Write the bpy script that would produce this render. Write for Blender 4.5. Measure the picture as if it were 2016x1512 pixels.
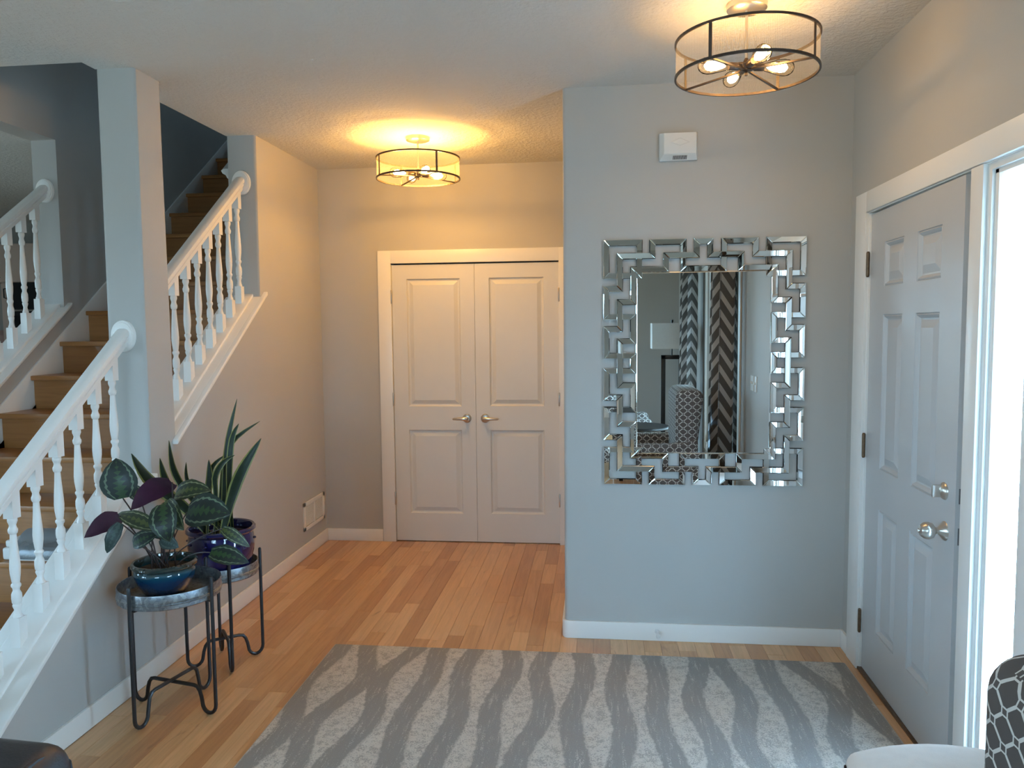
import bpy, bmesh, math, random
from mathutils import Vector, Matrix
R = math.radians
random.seed(7)
scn = bpy.context.scene
col = scn.collection
for o in list(bpy.data.objects):
    bpy.data.objects.remove(o)

# ------------------------------------------------------------------ camera
W, H, F = 2016.0, 1512.0, 1520.0
CAMZ = 1.582
YAW, PIT, ROL = -0.11126835, 0.07373369, 0.00991595
fwd = Vector((math.sin(YAW) * math.cos(PIT), math.cos(YAW) * math.cos(PIT), -math.sin(PIT)))
rt0 = Vector((math.cos(YAW), -math.sin(YAW), 0))
dn0 = fwd.cross(rt0)
rt = rt0 * math.cos(ROL) + dn0 * math.sin(ROL)
dn = -rt0 * math.sin(ROL) + dn0 * math.cos(ROL)
CAM = Vector((0, 0, CAMZ))
cam = bpy.data.cameras.new('camera')
cam.sensor_width = 36.0
cam.lens = F / W * 36.0
cam.clip_start = 0.02
camo = bpy.data.objects.new('camera', cam)
col.objects.link(camo)
m = Matrix((rt, -dn, -fwd)).transposed().to_4x4()
m.translation = CAM
camo.matrix_world = m
scn.camera = camo

def ray(u, v):
    return rt * ((u - W / 2) / F) + dn * ((v - H / 2) / F) + fwd
def at(u, v, y):
    """the point of the room at depth y that the measured point belongs to"""
    d = ray(u, v)
    return CAM + d * (y / d.y)

# ------------------------------------------------------------------ light and exposure
scn.view_settings.view_transform = 'Standard'
scn.view_settings.look = 'None'
scn.view_settings.gamma = 1.0
scn.view_settings.use_curve_mapping = False
scn.view_settings.exposure = -0.17
SKY = (0.45, 0.71, 0.97)
GROUND = (0.20, 0.29, 0.34)
SKY_STRENGTH = 23.0
BULB_W = 15.0
BULB_COL = (1.0, 0.52, 0.11)
world = bpy.data.worlds.new('sky')
scn.world = world
world.use_nodes = True
bg = world.node_tree.nodes['Background']
wn = world.node_tree.nodes; wl_ = world.node_tree.links
tc = wn.new('ShaderNodeTexCoord'); sx_ = wn.new('ShaderNodeSeparateXYZ'); wr_ = wn.new('ShaderNodeValToRGB')
wl_.new(tc.outputs['Generated'], sx_.inputs[0]); wl_.new(sx_.outputs[2], wr_.inputs[0])
wr_.color_ramp.elements[0].position = 0.0; wr_.color_ramp.elements[0].color = (*GROUND, 1)
wr_.color_ramp.elements[1].position = 0.04; wr_.color_ramp.elements[1].color = (*SKY, 1)
wl_.new(wr_.outputs[0], bg.inputs[0])
bg.inputs[1].default_value = SKY_STRENGTH

sun = bpy.data.lights.new('sun', 'SUN')
sun.energy = 560.0; sun.color = (.34, .64, 1.0); sun.angle = R(2)
suno = bpy.data.objects.new('sun', sun); col.objects.link(suno)
EL, AZ = R(48), R(35)                  # height of the sun and its bearing off the right wall's normal
suno.rotation_euler = Vector((-math.cos(EL) * math.cos(AZ), -math.cos(EL) * math.sin(AZ), -math.sin(EL))).to_track_quat('-Z', 'Y').to_euler()
suno.location = (8, 8, 8)

def portal(name, loc, rot, sx, sy):
    l = bpy.data.lights.new(name, 'AREA')
    l.shape = 'RECTANGLE'; l.size = sx; l.size_y = sy
    l.cycles.is_portal = True
    o = bpy.data.objects.new(name, l)
    o.location = loc; o.rotation_euler = rot
    col.objects.link(o)
# windows, real and added (openings in the walls further down)
WIN_R = (-1.00, 0.95, 0.30, 2.32)      # right wall: y0 y1 z0 z1
WIN_B = (-2.5, -0.7, 0.35, 2.35)       # wall behind the camera: x0 x1 z0 z1
WIN_K = (1.8, 3.8, 0.9, 2.35)          # kitchen side wall: y0 y1 z0 z1
WIN_U_ADDED = (-3.0, -2.5, 4.3, 4.8)         # high window added to brighten the stairwell: x0 x1 z0 z1
WIN_L_ADDED = (-3.4, -0.6, 0.4, 2.35)        # kitchen side wall further back, added to light the right wall
SIDE = (2.305, 2.515, 0.10, 2.045)     # sidelight glass: y0 y1 z0 z1
XR, XL, YE, YB, CE = 1.19, -2.025, 3.845, 5.515, 2.735
YS, XK = -4.0, -7.1                    # wall behind the camera, kitchen wall
portal('window_light', (XR + .16, (WIN_R[0] + WIN_R[1]) / 2, (WIN_R[2] + WIN_R[3]) / 2), (0, R(90), 0), WIN_R[3] - WIN_R[2], WIN_R[1] - WIN_R[0])
portal('window_light', ((WIN_B[0] + WIN_B[1]) / 2, YS - .16, (WIN_B[2] + WIN_B[3]) / 2), (R(90), 0, 0), WIN_B[1] - WIN_B[0], WIN_B[3] - WIN_B[2])
portal('window_light', (XK - .16, (WIN_K[0] + WIN_K[1]) / 2, (WIN_K[2] + WIN_K[3]) / 2), (0, R(-90), 0), WIN_K[3] - WIN_K[2], WIN_K[1] - WIN_K[0])
portal('window_light', (XK - .16, (WIN_L_ADDED[0] + WIN_L_ADDED[1]) / 2, (WIN_L_ADDED[2] + WIN_L_ADDED[3]) / 2), (0, R(-90), 0), WIN_L_ADDED[3] - WIN_L_ADDED[2], WIN_L_ADDED[1] - WIN_L_ADDED[0])
portal('window_light', ((WIN_U_ADDED[0] + WIN_U_ADDED[1]) / 2, 7.87, (WIN_U_ADDED[2] + WIN_U_ADDED[3]) / 2), (R(-90), 0, 0), WIN_U_ADDED[1] - WIN_U_ADDED[0], WIN_U_ADDED[3] - WIN_U_ADDED[2])
portal('window_light', (XR + .15, (SIDE[0] + SIDE[1]) / 2, (SIDE[2] + SIDE[3]) / 2), (0, R(90), 0), SIDE[3] - SIDE[2], SIDE[1] - SIDE[0])

# ------------------------------------------------------------------ materials
class NT:
    def __init__(s, name):
        s.m = bpy.data.materials.new(name); s.m.use_nodes = True
        s.t = s.m.node_tree; s.n = s.t.nodes
        s.b = s.n['Principled BSDF']; s.out = s.n['Material Output']
    def new(s, t): return s.n.new(t)
    def lk(s, a, b): s.t.links.new(a, b)
    def put(s, v, inp):
        if isinstance(v, (int, float)): inp.default_value = v
        elif isinstance(v, (tuple, list)): inp.default_value = v if len(v) == len(inp.default_value) else (*v, 1)
        else: s.lk(v, inp)
    def math(s, op, a, b=0.0, c=None):
        n = s.new('ShaderNodeMath'); n.operation = op
        s.put(a, n.inputs[0]); s.put(b, n.inputs[1])
        if c is not None: s.put(c, n.inputs[2])
        return n.outputs[0]
    def mix(s, f, a, b):
        n = s.new('ShaderNodeMix'); n.data_type = 'RGBA'
        s.put(f, n.inputs[0]); s.put(a, n.inputs[6]); s.put(b, n.inputs[7])
        return n.outputs[2]
    def co(s, k='Object'):
        return s.new('ShaderNodeTexCoord').outputs[k]
    def mapping(s, v, sc=(1, 1, 1), loc=(0, 0, 0)):
        n = s.new('ShaderNodeMapping'); s.lk(v, n.inputs[0])
        s.put(loc, n.inputs[1]) if not isinstance(loc, tuple) else setattr(n.inputs[1], 'default_value', loc)
        n.inputs[3].default_value = sc
        return n.outputs[0]
    def noise(s, v, scale, detail=3.0, rough=.5, dist=0.0):
        n = s.new('ShaderNodeTexNoise'); s.lk(v, n.inputs['Vector'])
        n.inputs['Scale'].default_value = scale; n.inputs['Detail'].default_value = detail
        n.inputs['Roughness'].default_value = rough; n.inputs['Distortion'].default_value = dist
        return n.outputs[0]
    def ramp(s, f, stops):
        n = s.new('ShaderNodeValToRGB'); s.put(f, n.inputs[0])
        e = n.color_ramp.elements
        while len(e) < len(stops): e.new(0.5)
        for i, (p, c) in enumerate(stops):
            e[i].position = p; e[i].color = (*c, 1) if len(c) == 3 else c
        return n.outputs[0]
    def sep(s, v):
        n = s.new('ShaderNodeSeparateXYZ'); s.lk(v, n.inputs[0]); return n.outputs
    def comb(s, x, y, z):
        n = s.new('ShaderNodeCombineXYZ')
        for i, q in enumerate((x, y, z)): s.put(q, n.inputs[i])
        return n.outputs[0]
    def bump(s, h, strength, dist=.01):
        n = s.new('ShaderNodeBump'); n.inputs['Strength'].default_value = strength
        n.inputs['Distance'].default_value = dist
        s.lk(h, n.inputs['Height']); s.lk(n.outputs[0], s.b.inputs['Normal'])
    def base(s, c): s.put(c, s.b.inputs['Base Color'])
    def set(s, rough=None, metal=None, spec=None, coat=None):
        if rough is not None: s.put(rough, s.b.inputs['Roughness'])
        if metal is not None: s.put(metal, s.b.inputs['Metallic'])
        if spec is not None: s.put(spec, s.b.inputs['Specular IOR Level'])
        if coat is not None: s.put(coat, s.b.inputs['Coat Weight'])

def paint(name, c, rough=.6, var=.06, nscale=6.0, bump=0.0, bscale=200.0, metal=0.0, spec=.5, coat=None):
    t = NT(name); o = t.co()
    n = t.noise(o, nscale, 3)
    lo = tuple(x * (1 - var) for x in c); hi = tuple(min(1, x * (1 + var)) for x in c)
    t.base(t.ramp(n, [(.3, lo), (.7, hi)]))
    t.set(rough=rough, metal=metal, spec=spec, coat=coat)
    if bump: t.bump(t.noise(o, bscale, 2), bump, .002)
    return t.m

M = {}
M['wall'] = paint('wall_paint', (.47, .46, .435), .62, .015, 2, .12, 90)
M['white'] = paint('white_trim_paint', (.85, .84, .81), .32, .015, 3, .03, 60)
M['door_white'] = paint('door_paint', (.72, .71, .68), .38, .015, 3, .03, 60)
M['grey_door'] = paint('grey_door_paint', (.53, .535, .54), .36, .02, 3, .03, 60)
M['satin'] = paint('satin_nickel', (.62, .58, .53), .28, .05, 20, 0, 1, 1.0)
M['bronze'] = paint('aged_bronze_metal', (.16, .10, .06), .42, .2, 60, .1, 200, .8)
M['dark_bronze'] = paint('dark_bronze_frame', (.075, .055, .042), .38, .1, 30, 0, 1, .7)
M['black_iron'] = paint('black_iron', (.012, .012, .013), .45, .2, 40, .15, 300)
M['dark'] = paint('painted_void_shade', (.02, .018, .016), .8, .1)  # near-black paint for the shade inside the closet and the vent
M['brush'] = paint('brushed_nickel', (.66, .60, .52), .3, .05, 30, 0, 1, 1.0)
M['plastic'] = paint('white_plastic', (.74, .74, .72), .4, .02)
M['black_plastic'] = paint('black_plastic', (.015, .015, .016), .35, .1)
M['soil'] = paint('potting_soil', (.018, .013, .01), .95, .5, 60, .8, 120)
M['velvet_white'] = paint('white_upholstery', (.74, .72, .69), .85, .03, 30, .25, 500)
M['leather'] = paint('black_leather', (.022, .021, .023), .42, .15, 12, .25, 160)
M['piping'] = paint('black_piping', (.012, .012, .014), .5, .1)
M['gunmetal'] = paint('dull_latch_steel', (.16, .16, .165), .5, .1, 40, 0, 1, .6)
M['nail'] = paint('dark_nailhead', (.02, .018, .02), .3, .2, 40, 0, 1, .8)
M['dark_wood'] = paint('black_lamp_wood', (.012, .011, .011), .35, .2, 20)
M['shade_white'] = paint('white_lamp_shade', (.72, .72, .70), .8, .02, 40, .1, 400)
M['cab'] = paint('cabinet_paint', (.70, .56, .48), .4, .02)
M['glass_black'] = paint('black_oven_glass', (.006, .006, .007), .08, .1)
M['mirror_back'] = paint('mirror_backing', (.012, .012, .013), .5, .1)
M['stem'] = paint('leaf_stalk', (.035, .022, .02), .5, .2)

t = NT('mirror_glass'); o = t.co()
t.base(t.ramp(t.noise(o, 2, 1), [(.3, (.86, .90, .90)), (.7, (.88, .92, .92))])); t.set(rough=.0, metal=1.0); M['mirror'] = t.m

# knock-down textured ceiling
t = NT('textured_ceiling'); o = t.co()
n1 = t.noise(o, 42, 4, .6); n2 = t.noise(o, 95, 2, .5)
h = t.math('ADD', t.ramp(n1, [(.44, (0, 0, 0)), (.58, (1, 1, 1))]), t.math('MULTIPLY', n2, .5))
t.base((.66, .645, .61)); t.set(rough=.9, spec=.2); t.bump(h, .38, .006); M['ceiling'] = t.m

# maple boards: colour by board, grain along the board (world y)
def wood(name, cols, rough, stretch, rnd=True, streak=True, axis='y'):
    t = NT(name)
    geo = t.new('ShaderNodeNewGeometry').outputs['Position']
    if rnd:
        oi = t.new('ShaderNodeObjectInfo').outputs['Random']
    else:
        oi = .5
    off = t.math('MULTIPLY', oi, 37.0)
    s = t.sep(geo)
    sc = {'y': (34, 2.2, 34), 'x': (2.2, 34, 34)}[axis]
    v = t.comb(t.math('MULTIPLY', t.math('ADD', s[0], off), sc[0]), t.math('MULTIPLY', t.math('ADD', s[1], off), sc[1]), t.math('MULTIPLY', s[2], sc[2]))
    g = t.noise(v, 1.0, 5, .6, 1.2)
    v2 = t.comb(t.math('MULTIPLY', t.math('ADD', s[0], off), sc[0] * .32), t.math('MULTIPLY', t.math('ADD', s[1], off), sc[1] * .9), s[2])
    big = t.noise(v2, 1.0, 3, .55, 1.8)
    c0 = t.ramp(oi, cols) if rnd else cols[len(cols) // 2][1]
    dk = t.new('ShaderNodeMix'); dk.data_type = 'RGBA'; dk.blend_type = 'MULTIPLY'
    t.put(1.0, dk.inputs[0]); t.put(c0, dk.inputs[6])
    t.put(t.ramp(g, [(.25, (.80, .76, .70)), (.6, (1.05, 1.04, 1.02))]), dk.inputs[7])
    c1 = dk.outputs[2]
    if streak:
        mk = t.ramp(big, [(.66, (0, 0, 0)), (.76, (1, 1, 1))])
        c1 = t.mix(t.math('MULTIPLY', mk, .55), c1, (.16, .075, .03))
    t.base(c1); t.set(rough=rough, coat=.15); t.bump(g, .06, .002)
    return t.m
M['maple'] = wood('maple_board', [(0, (.46, .23, .095)), (.3, (.58, .315, .14)), (.55, (.64, .365, .17)), (.8, (.69, .42, .215)), (1, (.50, .25, .105))], .30, 1)
M['oak'] = wood('stair_oak', [(0, (.29, .12, .032)), (.5, (.34, .145, .04)), (1, (.39, .175, .052))], .38, 1, axis='x')

# rug: wavy bands in two greys with speckled pile
t = NT('rug_pile'); geo = t.co(); s = t.sep(geo)
LAM = .170
fine = t.noise(geo, 170, 3, .7); mid = t.noise(geo, 34, 4, .75)
jx = t.math('ADD', s[0], t.math('MULTIPLY', t.math('SUBTRACT', mid, .5), .040))
idx = t.math('FLOOR', t.math('DIVIDE', jx, LAM))
dmin = None
for k in (-1, 0, 1):
    i = t.math('ADD', idx, float(k))
    wn = t.new('ShaderNodeTexWhiteNoise'); wn.noise_dimensions = '1D'; t.lk(i, wn.inputs['W'])
    ph = t.math('ADD', t.math('MULTIPLY', i, 3.14159), t.math('MULTIPLY', wn.outputs[0], 2.2))
    amp = t.math('ADD', .014, t.math('MULTIPLY', t.math('FRACT', t.math('MULTIPLY', wn.outputs[0], 7.3)), .030))
    sn = t.math('ADD', t.math('SINE', t.math('ADD', t.math('MULTIPLY', s[1], 8.2), ph)), t.math('MULTIPLY', t.math('SINE', t.math('ADD', t.math('MULTIPLY', s[1], 3.7), t.math('MULTIPLY', ph, 1.7))), .5))
    cx = t.math('ADD', t.math('MULTIPLY', t.math('ADD', i, .5), LAM), t.math('MULTIPLY', sn, amp))
    d = t.math('ABSOLUTE', t.math('SUBTRACT', jx, cx))
    dmin = d if dmin is None else t.math('MINIMUM', dmin, d)
lines = t.noise(t.mapping(geo, (70, 7, 1)), 1.0, 3, .6)
band = t.ramp(t.math('DIVIDE', dmin, LAM), [(.255, (1, 1, 1)), (.315, (0, 0, 0))])
spk = t.ramp(t.math('ADD', fine, t.math('MULTIPLY', t.math('SUBTRACT', mid, .5), .9)), [(.49, (0, 0, 0)), (.58, (1, 1, 1))])
spk2 = t.ramp(t.math('ADD', fine, t.math('MULTIPLY', t.math('SUBTRACT', lines, .5), .9)), [(.60, (0, 0, 0)), (.72, (1, 1, 1))])
dark = t.math('MULTIPLY', t.math('SUBTRACT', 1.0, t.math('MULTIPLY', spk2, .75)), band)
lightspk = t.math('MULTIPLY', t.math('SUBTRACT', 1.0, band), t.math('MULTIPLY', spk, .72))
f = t.math('MAXIMUM', dark, lightspk)
t.base(t.mix(f, (.74, .70, .64), (.37, .35, .325))); t.set(rough=.95, spec=.1)
t.bump(t.math('ADD', fine, t.math('MULTIPLY', t.noise(geo, 420, 2), .6)), .9, .006); M['rug'] = t.m
M['rug_edge'] = paint('rug_binding', (.50, .48, .44), .95, .1, 40, .3, 300)

# trellis upholstery: interlocking octagons (drawn in UV metres)
def trellis(name, ground, line, cell):
    t = NT(name); uv = t.sep(t.co('UV'))
    tot = None
    for (ox, oy) in ((0, 0), (.5, .5)):
        a = t.math('ABSOLUTE', t.math('SUBTRACT', t.math('FRACT', t.math('ADD', t.math('DIVIDE', uv[0], cell), ox)), .5))
        b = t.math('ABSOLUTE', t.math('SUBTRACT', t.math('FRACT', t.math('ADD', t.math('DIVIDE', uv[1], cell * .8), oy)), .5))
        d = t.math('MAXIMUM', t.math('MAXIMUM', a, b), t.math('DIVIDE', t.math('ADD', a, b), 1.38))
        l = t.math('LESS_THAN', t.math('ABSOLUTE', t.math('SUBTRACT', d, .385)), .026)
        tot = l if tot is None else t.math('MAXIMUM', tot, l)
    wv = t.noise(t.co('UV'), 900, 2)
    c = t.mix(tot, ground, line)
    t.base(c); t.set(rough=.9, spec=.2); t.bump(wv, .3, .002)
    return t.m
M['trellis'] = trellis('trellis_fabric', (.105, .092, .085), (.62, .60, .56), .072)

# chevron curtain fabric (UV metres)
t = NT('chevron_fabric'); uv = t.sep(t.co('UV'))
zig = t.math('ABSOLUTE', t.math('SUBTRACT', t.math('FRACT', t.math('DIVIDE', uv[0], .21)), .5))
v = t.math('FRACT', t.math('DIVIDE', t.math('ADD', uv[1], t.math('MULTIPLY', zig, .30)), .15))
st = t.math('LESS_THAN', v, .42)
seam = t.math('LESS_THAN', zig, .012)
c = t.mix(st, (.155, .148, .14), (.60, .58, .56))
c = t.mix(t.math('MULTIPLY', seam, .8), c, (.10, .10, .10))
t.base(c); t.set(rough=.9, spec=.1); t.bump(t.noise(t.co('UV'), 700, 2), .2, .002)
tr = t.new('ShaderNodeBsdfTranslucent'); t.lk(c, tr.inputs[0])
mx = t.new('ShaderNodeMixShader'); mx.inputs[0].default_value = .3
t.lk(t.b.outputs[0], mx.inputs[1]); t.lk(tr.outputs[0], mx.inputs[2]); t.lk(mx.outputs[0], t.out.inputs[0]); M['chevron'] = t.m

# galvanised tray metal
t = NT('galvanised_metal'); o = t.co()
vo = t.new('ShaderNodeTexVoronoi'); t.lk(o, vo.inputs['Vector']); vo.inputs['Scale'].default_value = 90
t.base(t.ramp(vo.outputs['Color'], [(.2, (.22, .24, .26)), (.8, (.40, .43, .45))])); t.set(rough=.38, metal=.9); M['galv'] = t.m

# glazed pots: teal body with a darker, browner lip, and a cobalt pot
def glaze(name, stops):
    t = NT(name); o = t.co(); z = t.sep(o)[2]
    n = t.noise(o, 25, 3)
    f = t.math('ADD', z, t.math('MULTIPLY', t.math('SUBTRACT', n, .5), .02))
    t.base(t.ramp(t.math('DIVIDE', f, .16), stops)); t.set(rough=.07, coat=.6); return t.m
M['pot_teal'] = glaze('teal_glaze', [(.0, (.004, .014, .045)), (.45, (.004, .028, .075)), (.62, (.008, .06, .085)), (.70, (.02, .035, .03)), (1, (.02, .02, .018))])
M['pot_blue'] = glaze('cobalt_glaze', [(.0, (.006, .006, .05)), (.6, (.008, .008, .075)), (1, (.01, .009, .05))])

# leaves, drawn in UV: u along -1..1 across, v 0..1 along
def leafmat(name, dark, feather, ring, edge):
    t = NT(name); uv = t.sep(t.co('UV'))
    a = t.math('ABSOLUTE', uv[0]); v = uv[1]
    n = t.noise(t.co('UV'), 7, 3)
    vein = t.math('FRACT', t.math('ADD', t.math('MULTIPLY', v, 7.0), t.math('MULTIPLY', a, -2.4)))
    wedge = t.math('MULTIPLY', t.math('SUBTRACT', 1.0, v), .42)
    fe = t.math('LESS_THAN', t.math('ADD', a, t.math('MULTIPLY', vein, .30)), t.math('ADD', wedge, .10))
    rr = t.math('ADD', a, t.math('MULTIPLY', t.math('SUBTRACT', t.math('ABSOLUTE', t.math('SUBTRACT', vein, .5)), .25), .16))
    ri = t.math('LESS_THAN', t.math('ABSOLUTE', t.math('SUBTRACT', rr, .70)), .055)
    ou = t.math('GREATER_THAN', rr, .74)
    c = t.mix(fe, dark, feather)
    c = t.mix(t.math('MULTIPLY', ou, .6), c, edge)
    c = t.mix(t.math('MULTIPLY', ri, .8), c, ring)
    c = t.mix(t.math('MULTIPLY', t.math('LESS_THAN', a, .025), .6), c, feather)
    t.base(c); t.set(rough=.5, coat=.05); t.bump(t.math('ADD', vein, n), .12, .002); return t.m
M['leaf_dark'] = leafmat('calathea_leaf_dark', (0.0033, 0.0099, 0.0066), (0.0193, 0.0468, 0.0121), (0.1210, 0.1650, 0.0990), (0.0066, 0.0193, 0.0083))
M['leaf_olive'] = leafmat('calathea_leaf_olive', (0.0138, 0.0220, 0.0066), (0.0550, 0.0715, 0.0138), (0.1980, 0.2200, 0.1100), (0.0275, 0.0385, 0.0099))
M['leaf_blue'] = leafmat('calathea_leaf_bluish', (0.0110, 0.0275, 0.0248), (0.0330, 0.0605, 0.0495), (0.0550, 0.0880, 0.0715), (0.0138, 0.0275, 0.0248))  # bluish grey leaf colouring
M['leaf_under'] = paint('calathea_underside', (.034, .004, .019), .55, .25, 20)
t = NT('snake_leaf'); uv = t.sep(t.co('UV')); a = t.math('ABSOLUTE', uv[0])
n = t.noise(t.mapping(t.co('UV'), (1.5, 26, 1)), 1.0, 3)
c = t.mix(n, (.005, .013, .006), (.016, .032, .013))
t.base(t.mix(t.math('GREATER_THAN', a, .72), c, (.20, .20, .055))); t.set(rough=.4); M['snake'] = t.m

# glass
def glassy(name, tint, trans, rough, transluc=0.0, ior=1.45):
    t = NT(name); n = t.noise(t.co(), 30, 2)
    a = t.new('ShaderNodeBsdfTransparent'); t.put(tint, a.inputs[0])
    g = t.new('ShaderNodeBsdfGlossy'); g.inputs[1].default_value = rough
    fr = t.new('ShaderNodeFresnel'); fr.inputs[0].default_value = ior
    mx = t.new('ShaderNodeMixShader'); t.lk(fr.outputs[0], mx.inputs[0]); t.lk(a.outputs[0], mx.inputs[1]); t.lk(g.outputs[0], mx.inputs[2])
    outp = mx.outputs[0]
    if transluc:
        tl = t.new('ShaderNodeBsdfTranslucent'); t.put(t.ramp(n, [(.2, tuple(x * .97 for x in tint)), (.8, tint)]), tl.inputs[0])
        m2 = t.new('ShaderNodeMixShader'); m2.inputs[0].default_value = transluc
        t.lk(outp, m2.inputs[1]); t.lk(tl.outputs[0], m2.inputs[2]); outp = m2.outputs[0]
    t.lk(outp, t.out.inputs[0]); return t.m
M['glass'] = glassy('clear_window_glass', (.96, .98, .98), 1, .02, 0.0, 1.2)
M['frost'] = glassy('frosted_glass', (.92, .97, 1.0), 1, .3, .8)
M['bulb_glass'] = glassy('clear_bulb_glass', (1.0, .95, .86), 1, .02, 0.0, 1.12)
M['clear_plastic'] = glassy('clear_plastic', (.86, .89, .92), 1, .15, .25)
# sheer shade: fine vertical threads
t = NT('sheer_organza'); uv = t.sep(t.co('UV'))
th = t.math('FRACT', t.math('MULTIPLY', uv[0], 260.0))
alpha = t.math('ADD', .06, t.math('MULTIPLY', t.math('LESS_THAN', th, .35), .22))
a = t.new('ShaderNodeBsdfTransparent')
d1 = t.new('ShaderNodeBsdfDiffuse'); t.put((.80, .72, .58), d1.inputs[0])
d2 = t.new('ShaderNodeBsdfTranslucent'); t.put((.80, .70, .54), d2.inputs[0])
mx = t.new('ShaderNodeMixShader'); mx.inputs[0].default_value = .5; t.lk(d1.outputs[0], mx.inputs[1]); t.lk(d2.outputs[0], mx.inputs[2])
m2 = t.new('ShaderNodeMixShader'); t.lk(alpha, m2.inputs[0]); t.lk(a.outputs[0], m2.inputs[1]); t.lk(mx.outputs[0], m2.inputs[2])
t.lk(m2.outputs[0], t.out.inputs[0]); M['sheer'] = t.m
t = NT('glowing_filament'); e = t.new('ShaderNodeEmission')
nz = t.noise(t.co(), 60, 2); t.put(t.ramp(nz, [(.2, (1.0, .80, .52)), (.8, (1.0, .84, .58))]), e.inputs[0]); e.inputs[1].default_value = 30.0
t.lk(e.outputs[0], t.out.inputs[0]); M['filament'] = t.m

# ------------------------------------------------------------------ geometry helpers
class MB:
    def __init__(s): s.v = []; s.f = []; s.uv = None; s.mi = None
    def box(s, x0, x1, y0, y1, z0, z1):
        b = len(s.v)
        s.v += [(x, y, z) for z in (z0, z1) for y in (y0, y1) for x in (x0, x1)]
        s.f += [tuple(b + i for i in q) for q in ((0, 2, 3, 1), (4, 5, 7, 6), (0, 1, 5, 4), (2, 6, 7, 3), (0, 4, 6, 2), (1, 3, 7, 5))]
        return s
    def prism(s, pts, axis, a, b):
        """polygon pts in the plane normal to axis, swept from a to b"""
        k = len(s.v); n = len(pts)
        def p3(p, w):
            return {'x': (w, p[0], p[1]), 'y': (p[0], w, p[1]), 'z': (p[0], p[1], w)}[axis]
        s.v += [p3(p, a) for p in pts] + [p3(p, b) for p in pts]
        s.f += [tuple(k + i for i in range(n)), tuple(k + n + i for i in reversed(range(n)))]
        s.f += [(k + i, k + n + i, k + n + (i + 1) % n, k + (i + 1) % n) for i in range(n)]
        return s
    def loft(s, rings, close=True, caps=True):
        k = len(s.v); n = len(rings[0])
        for r in rings: s.v += [tuple(p) for p in r]
        m_ = n if close else n - 1
        for j in range(len(rings) - 1):
            for i in range(m_):
                a = k + j * n + i; b = k + j * n + (i + 1) % n
                s.f.append((a, b, b + n, a + n))
        if caps and close:
            s.f.append(tuple(k + i for i in reversed(range(n))))
            s.f.append(tuple(k + (len(rings) - 1) * n + i for i in range(n)))
        return s
    def lathe(s, prof, seg=20, c=(0, 0, 0), axis='z', caps=True, sx=1.0):
        rings = []
        for (r, h) in prof:
            ring = []
            for i in range(seg):
                a = 2 * math.pi * i / seg
                p, q = r * math.cos(a), r * math.sin(a)
                if axis == 'z': ring.append((c[0] + p, c[1] + q, c[2] + h))
                elif axis == 'y': ring.append((c[0] + p * sx, c[1] + h, c[2] + q))
                else: ring.append((c[0] + h, c[1] + p * sx, c[2] + q))
            rings.append(ring)
        return s.loft(rings, True, caps)
    def tube(s, pts, r, seg=8):
        pts = [Vector(p) for p in pts]
        rings = []; up = None
        for i, p in enumerate(pts):
            d = (pts[min(i + 1, len(pts) - 1)] - pts[max(i - 1, 0)]).normalized()
            if up is None:
                up = d.orthogonal().normalized()
            else:
                up = (up - d * up.dot(d)); up = up.normalized() if up.length > 1e-6 else d.orthogonal().normalized()
            w = d.cross(up)
            rr = r[i] if isinstance(r, (list, tuple)) else r
            rings.append([p + (up * math.cos(2 * math.pi * k / seg) + w * math.sin(2 * math.pi * k / seg)) * rr for k in range(seg)])
        return s.loft(rings)
    def build(s, name, mat, parent=None, smooth=False, bevel=0.0, bseg=2, origin=None, angle=35):
        me = bpy.data.meshes.new(name)
        v = s.v
        if origin is not None: v = [(a - origin[0], b - origin[1], c - origin[2]) for a, b, c in v]
        me.from_pydata(v, [], s.f)
        for q in (mat if isinstance(mat, (list, tuple)) else [mat]): me.materials.append(M[q])
        bm = bmesh.new(); bm.from_mesh(me)
        bmesh.ops.recalc_face_normals(bm, faces=bm.faces)
        if bevel:
            eg = [e for e in bm.edges if len(e.link_faces) == 2 and e.calc_face_angle(0) > R(30)]
            bmesh.ops.bevel(bm, geom=eg, offset=bevel, segments=bseg, profile=.6, affect='EDGES', clamp_overlap=True)
        bm.to_mesh(me); bm.free()
        if s.mi:
            for i, p in enumerate(me.polygons): p.material_index = s.mi[i]
        if smooth or bevel:
            for p in me.polygons: p.use_smooth = True
            try: me.set_sharp_from_angle(angle=R(angle))
            except Exception: pass
        o = bpy.data.objects.new(name, me)
        col.objects.link(o)
        if origin is not None: o.location = origin
        if parent is not None:
            o.parent = parent
            pw = Vector(); q_ = parent
            while q_ is not None: pw += q_.location; q_ = q_.parent
            o.location = (Vector(origin) if origin is not None else Vector()) - pw
        return o
def tag(o, label, cat=None, group=None):
    o['label'] = label
    if cat: o['category'] = cat
    if group: o['group'] = group
    return o
def struct(o, label=None):
    o['kind'] = 'structure'
    if label: o['label'] = label
    return o
def thing(name, loc, label, cat, group=None):
    o = bpy.data.objects.new(name, None); col.objects.link(o)
    o.empty_display_size = .05; o.location = loc
    return tag(o, label, cat, group)
def uvcube(o, scale=1.0):
    me = o.data
    if not me.uv_layers: me.uv_layers.new(name='UVMap')
    uv = me.uv_layers[0].data
    for p in me.polygons:
        n = p.normal; ax = max(range(3), key=lambda i: abs(n[i]))
        for li in p.loop_indices:
            c = me.vertices[me.loops[li].vertex_index].co
            uv[li].uv = {0: (c.y, c.z), 1: (c.x, c.z), 2: (c.x, c.y)}[ax]
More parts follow.
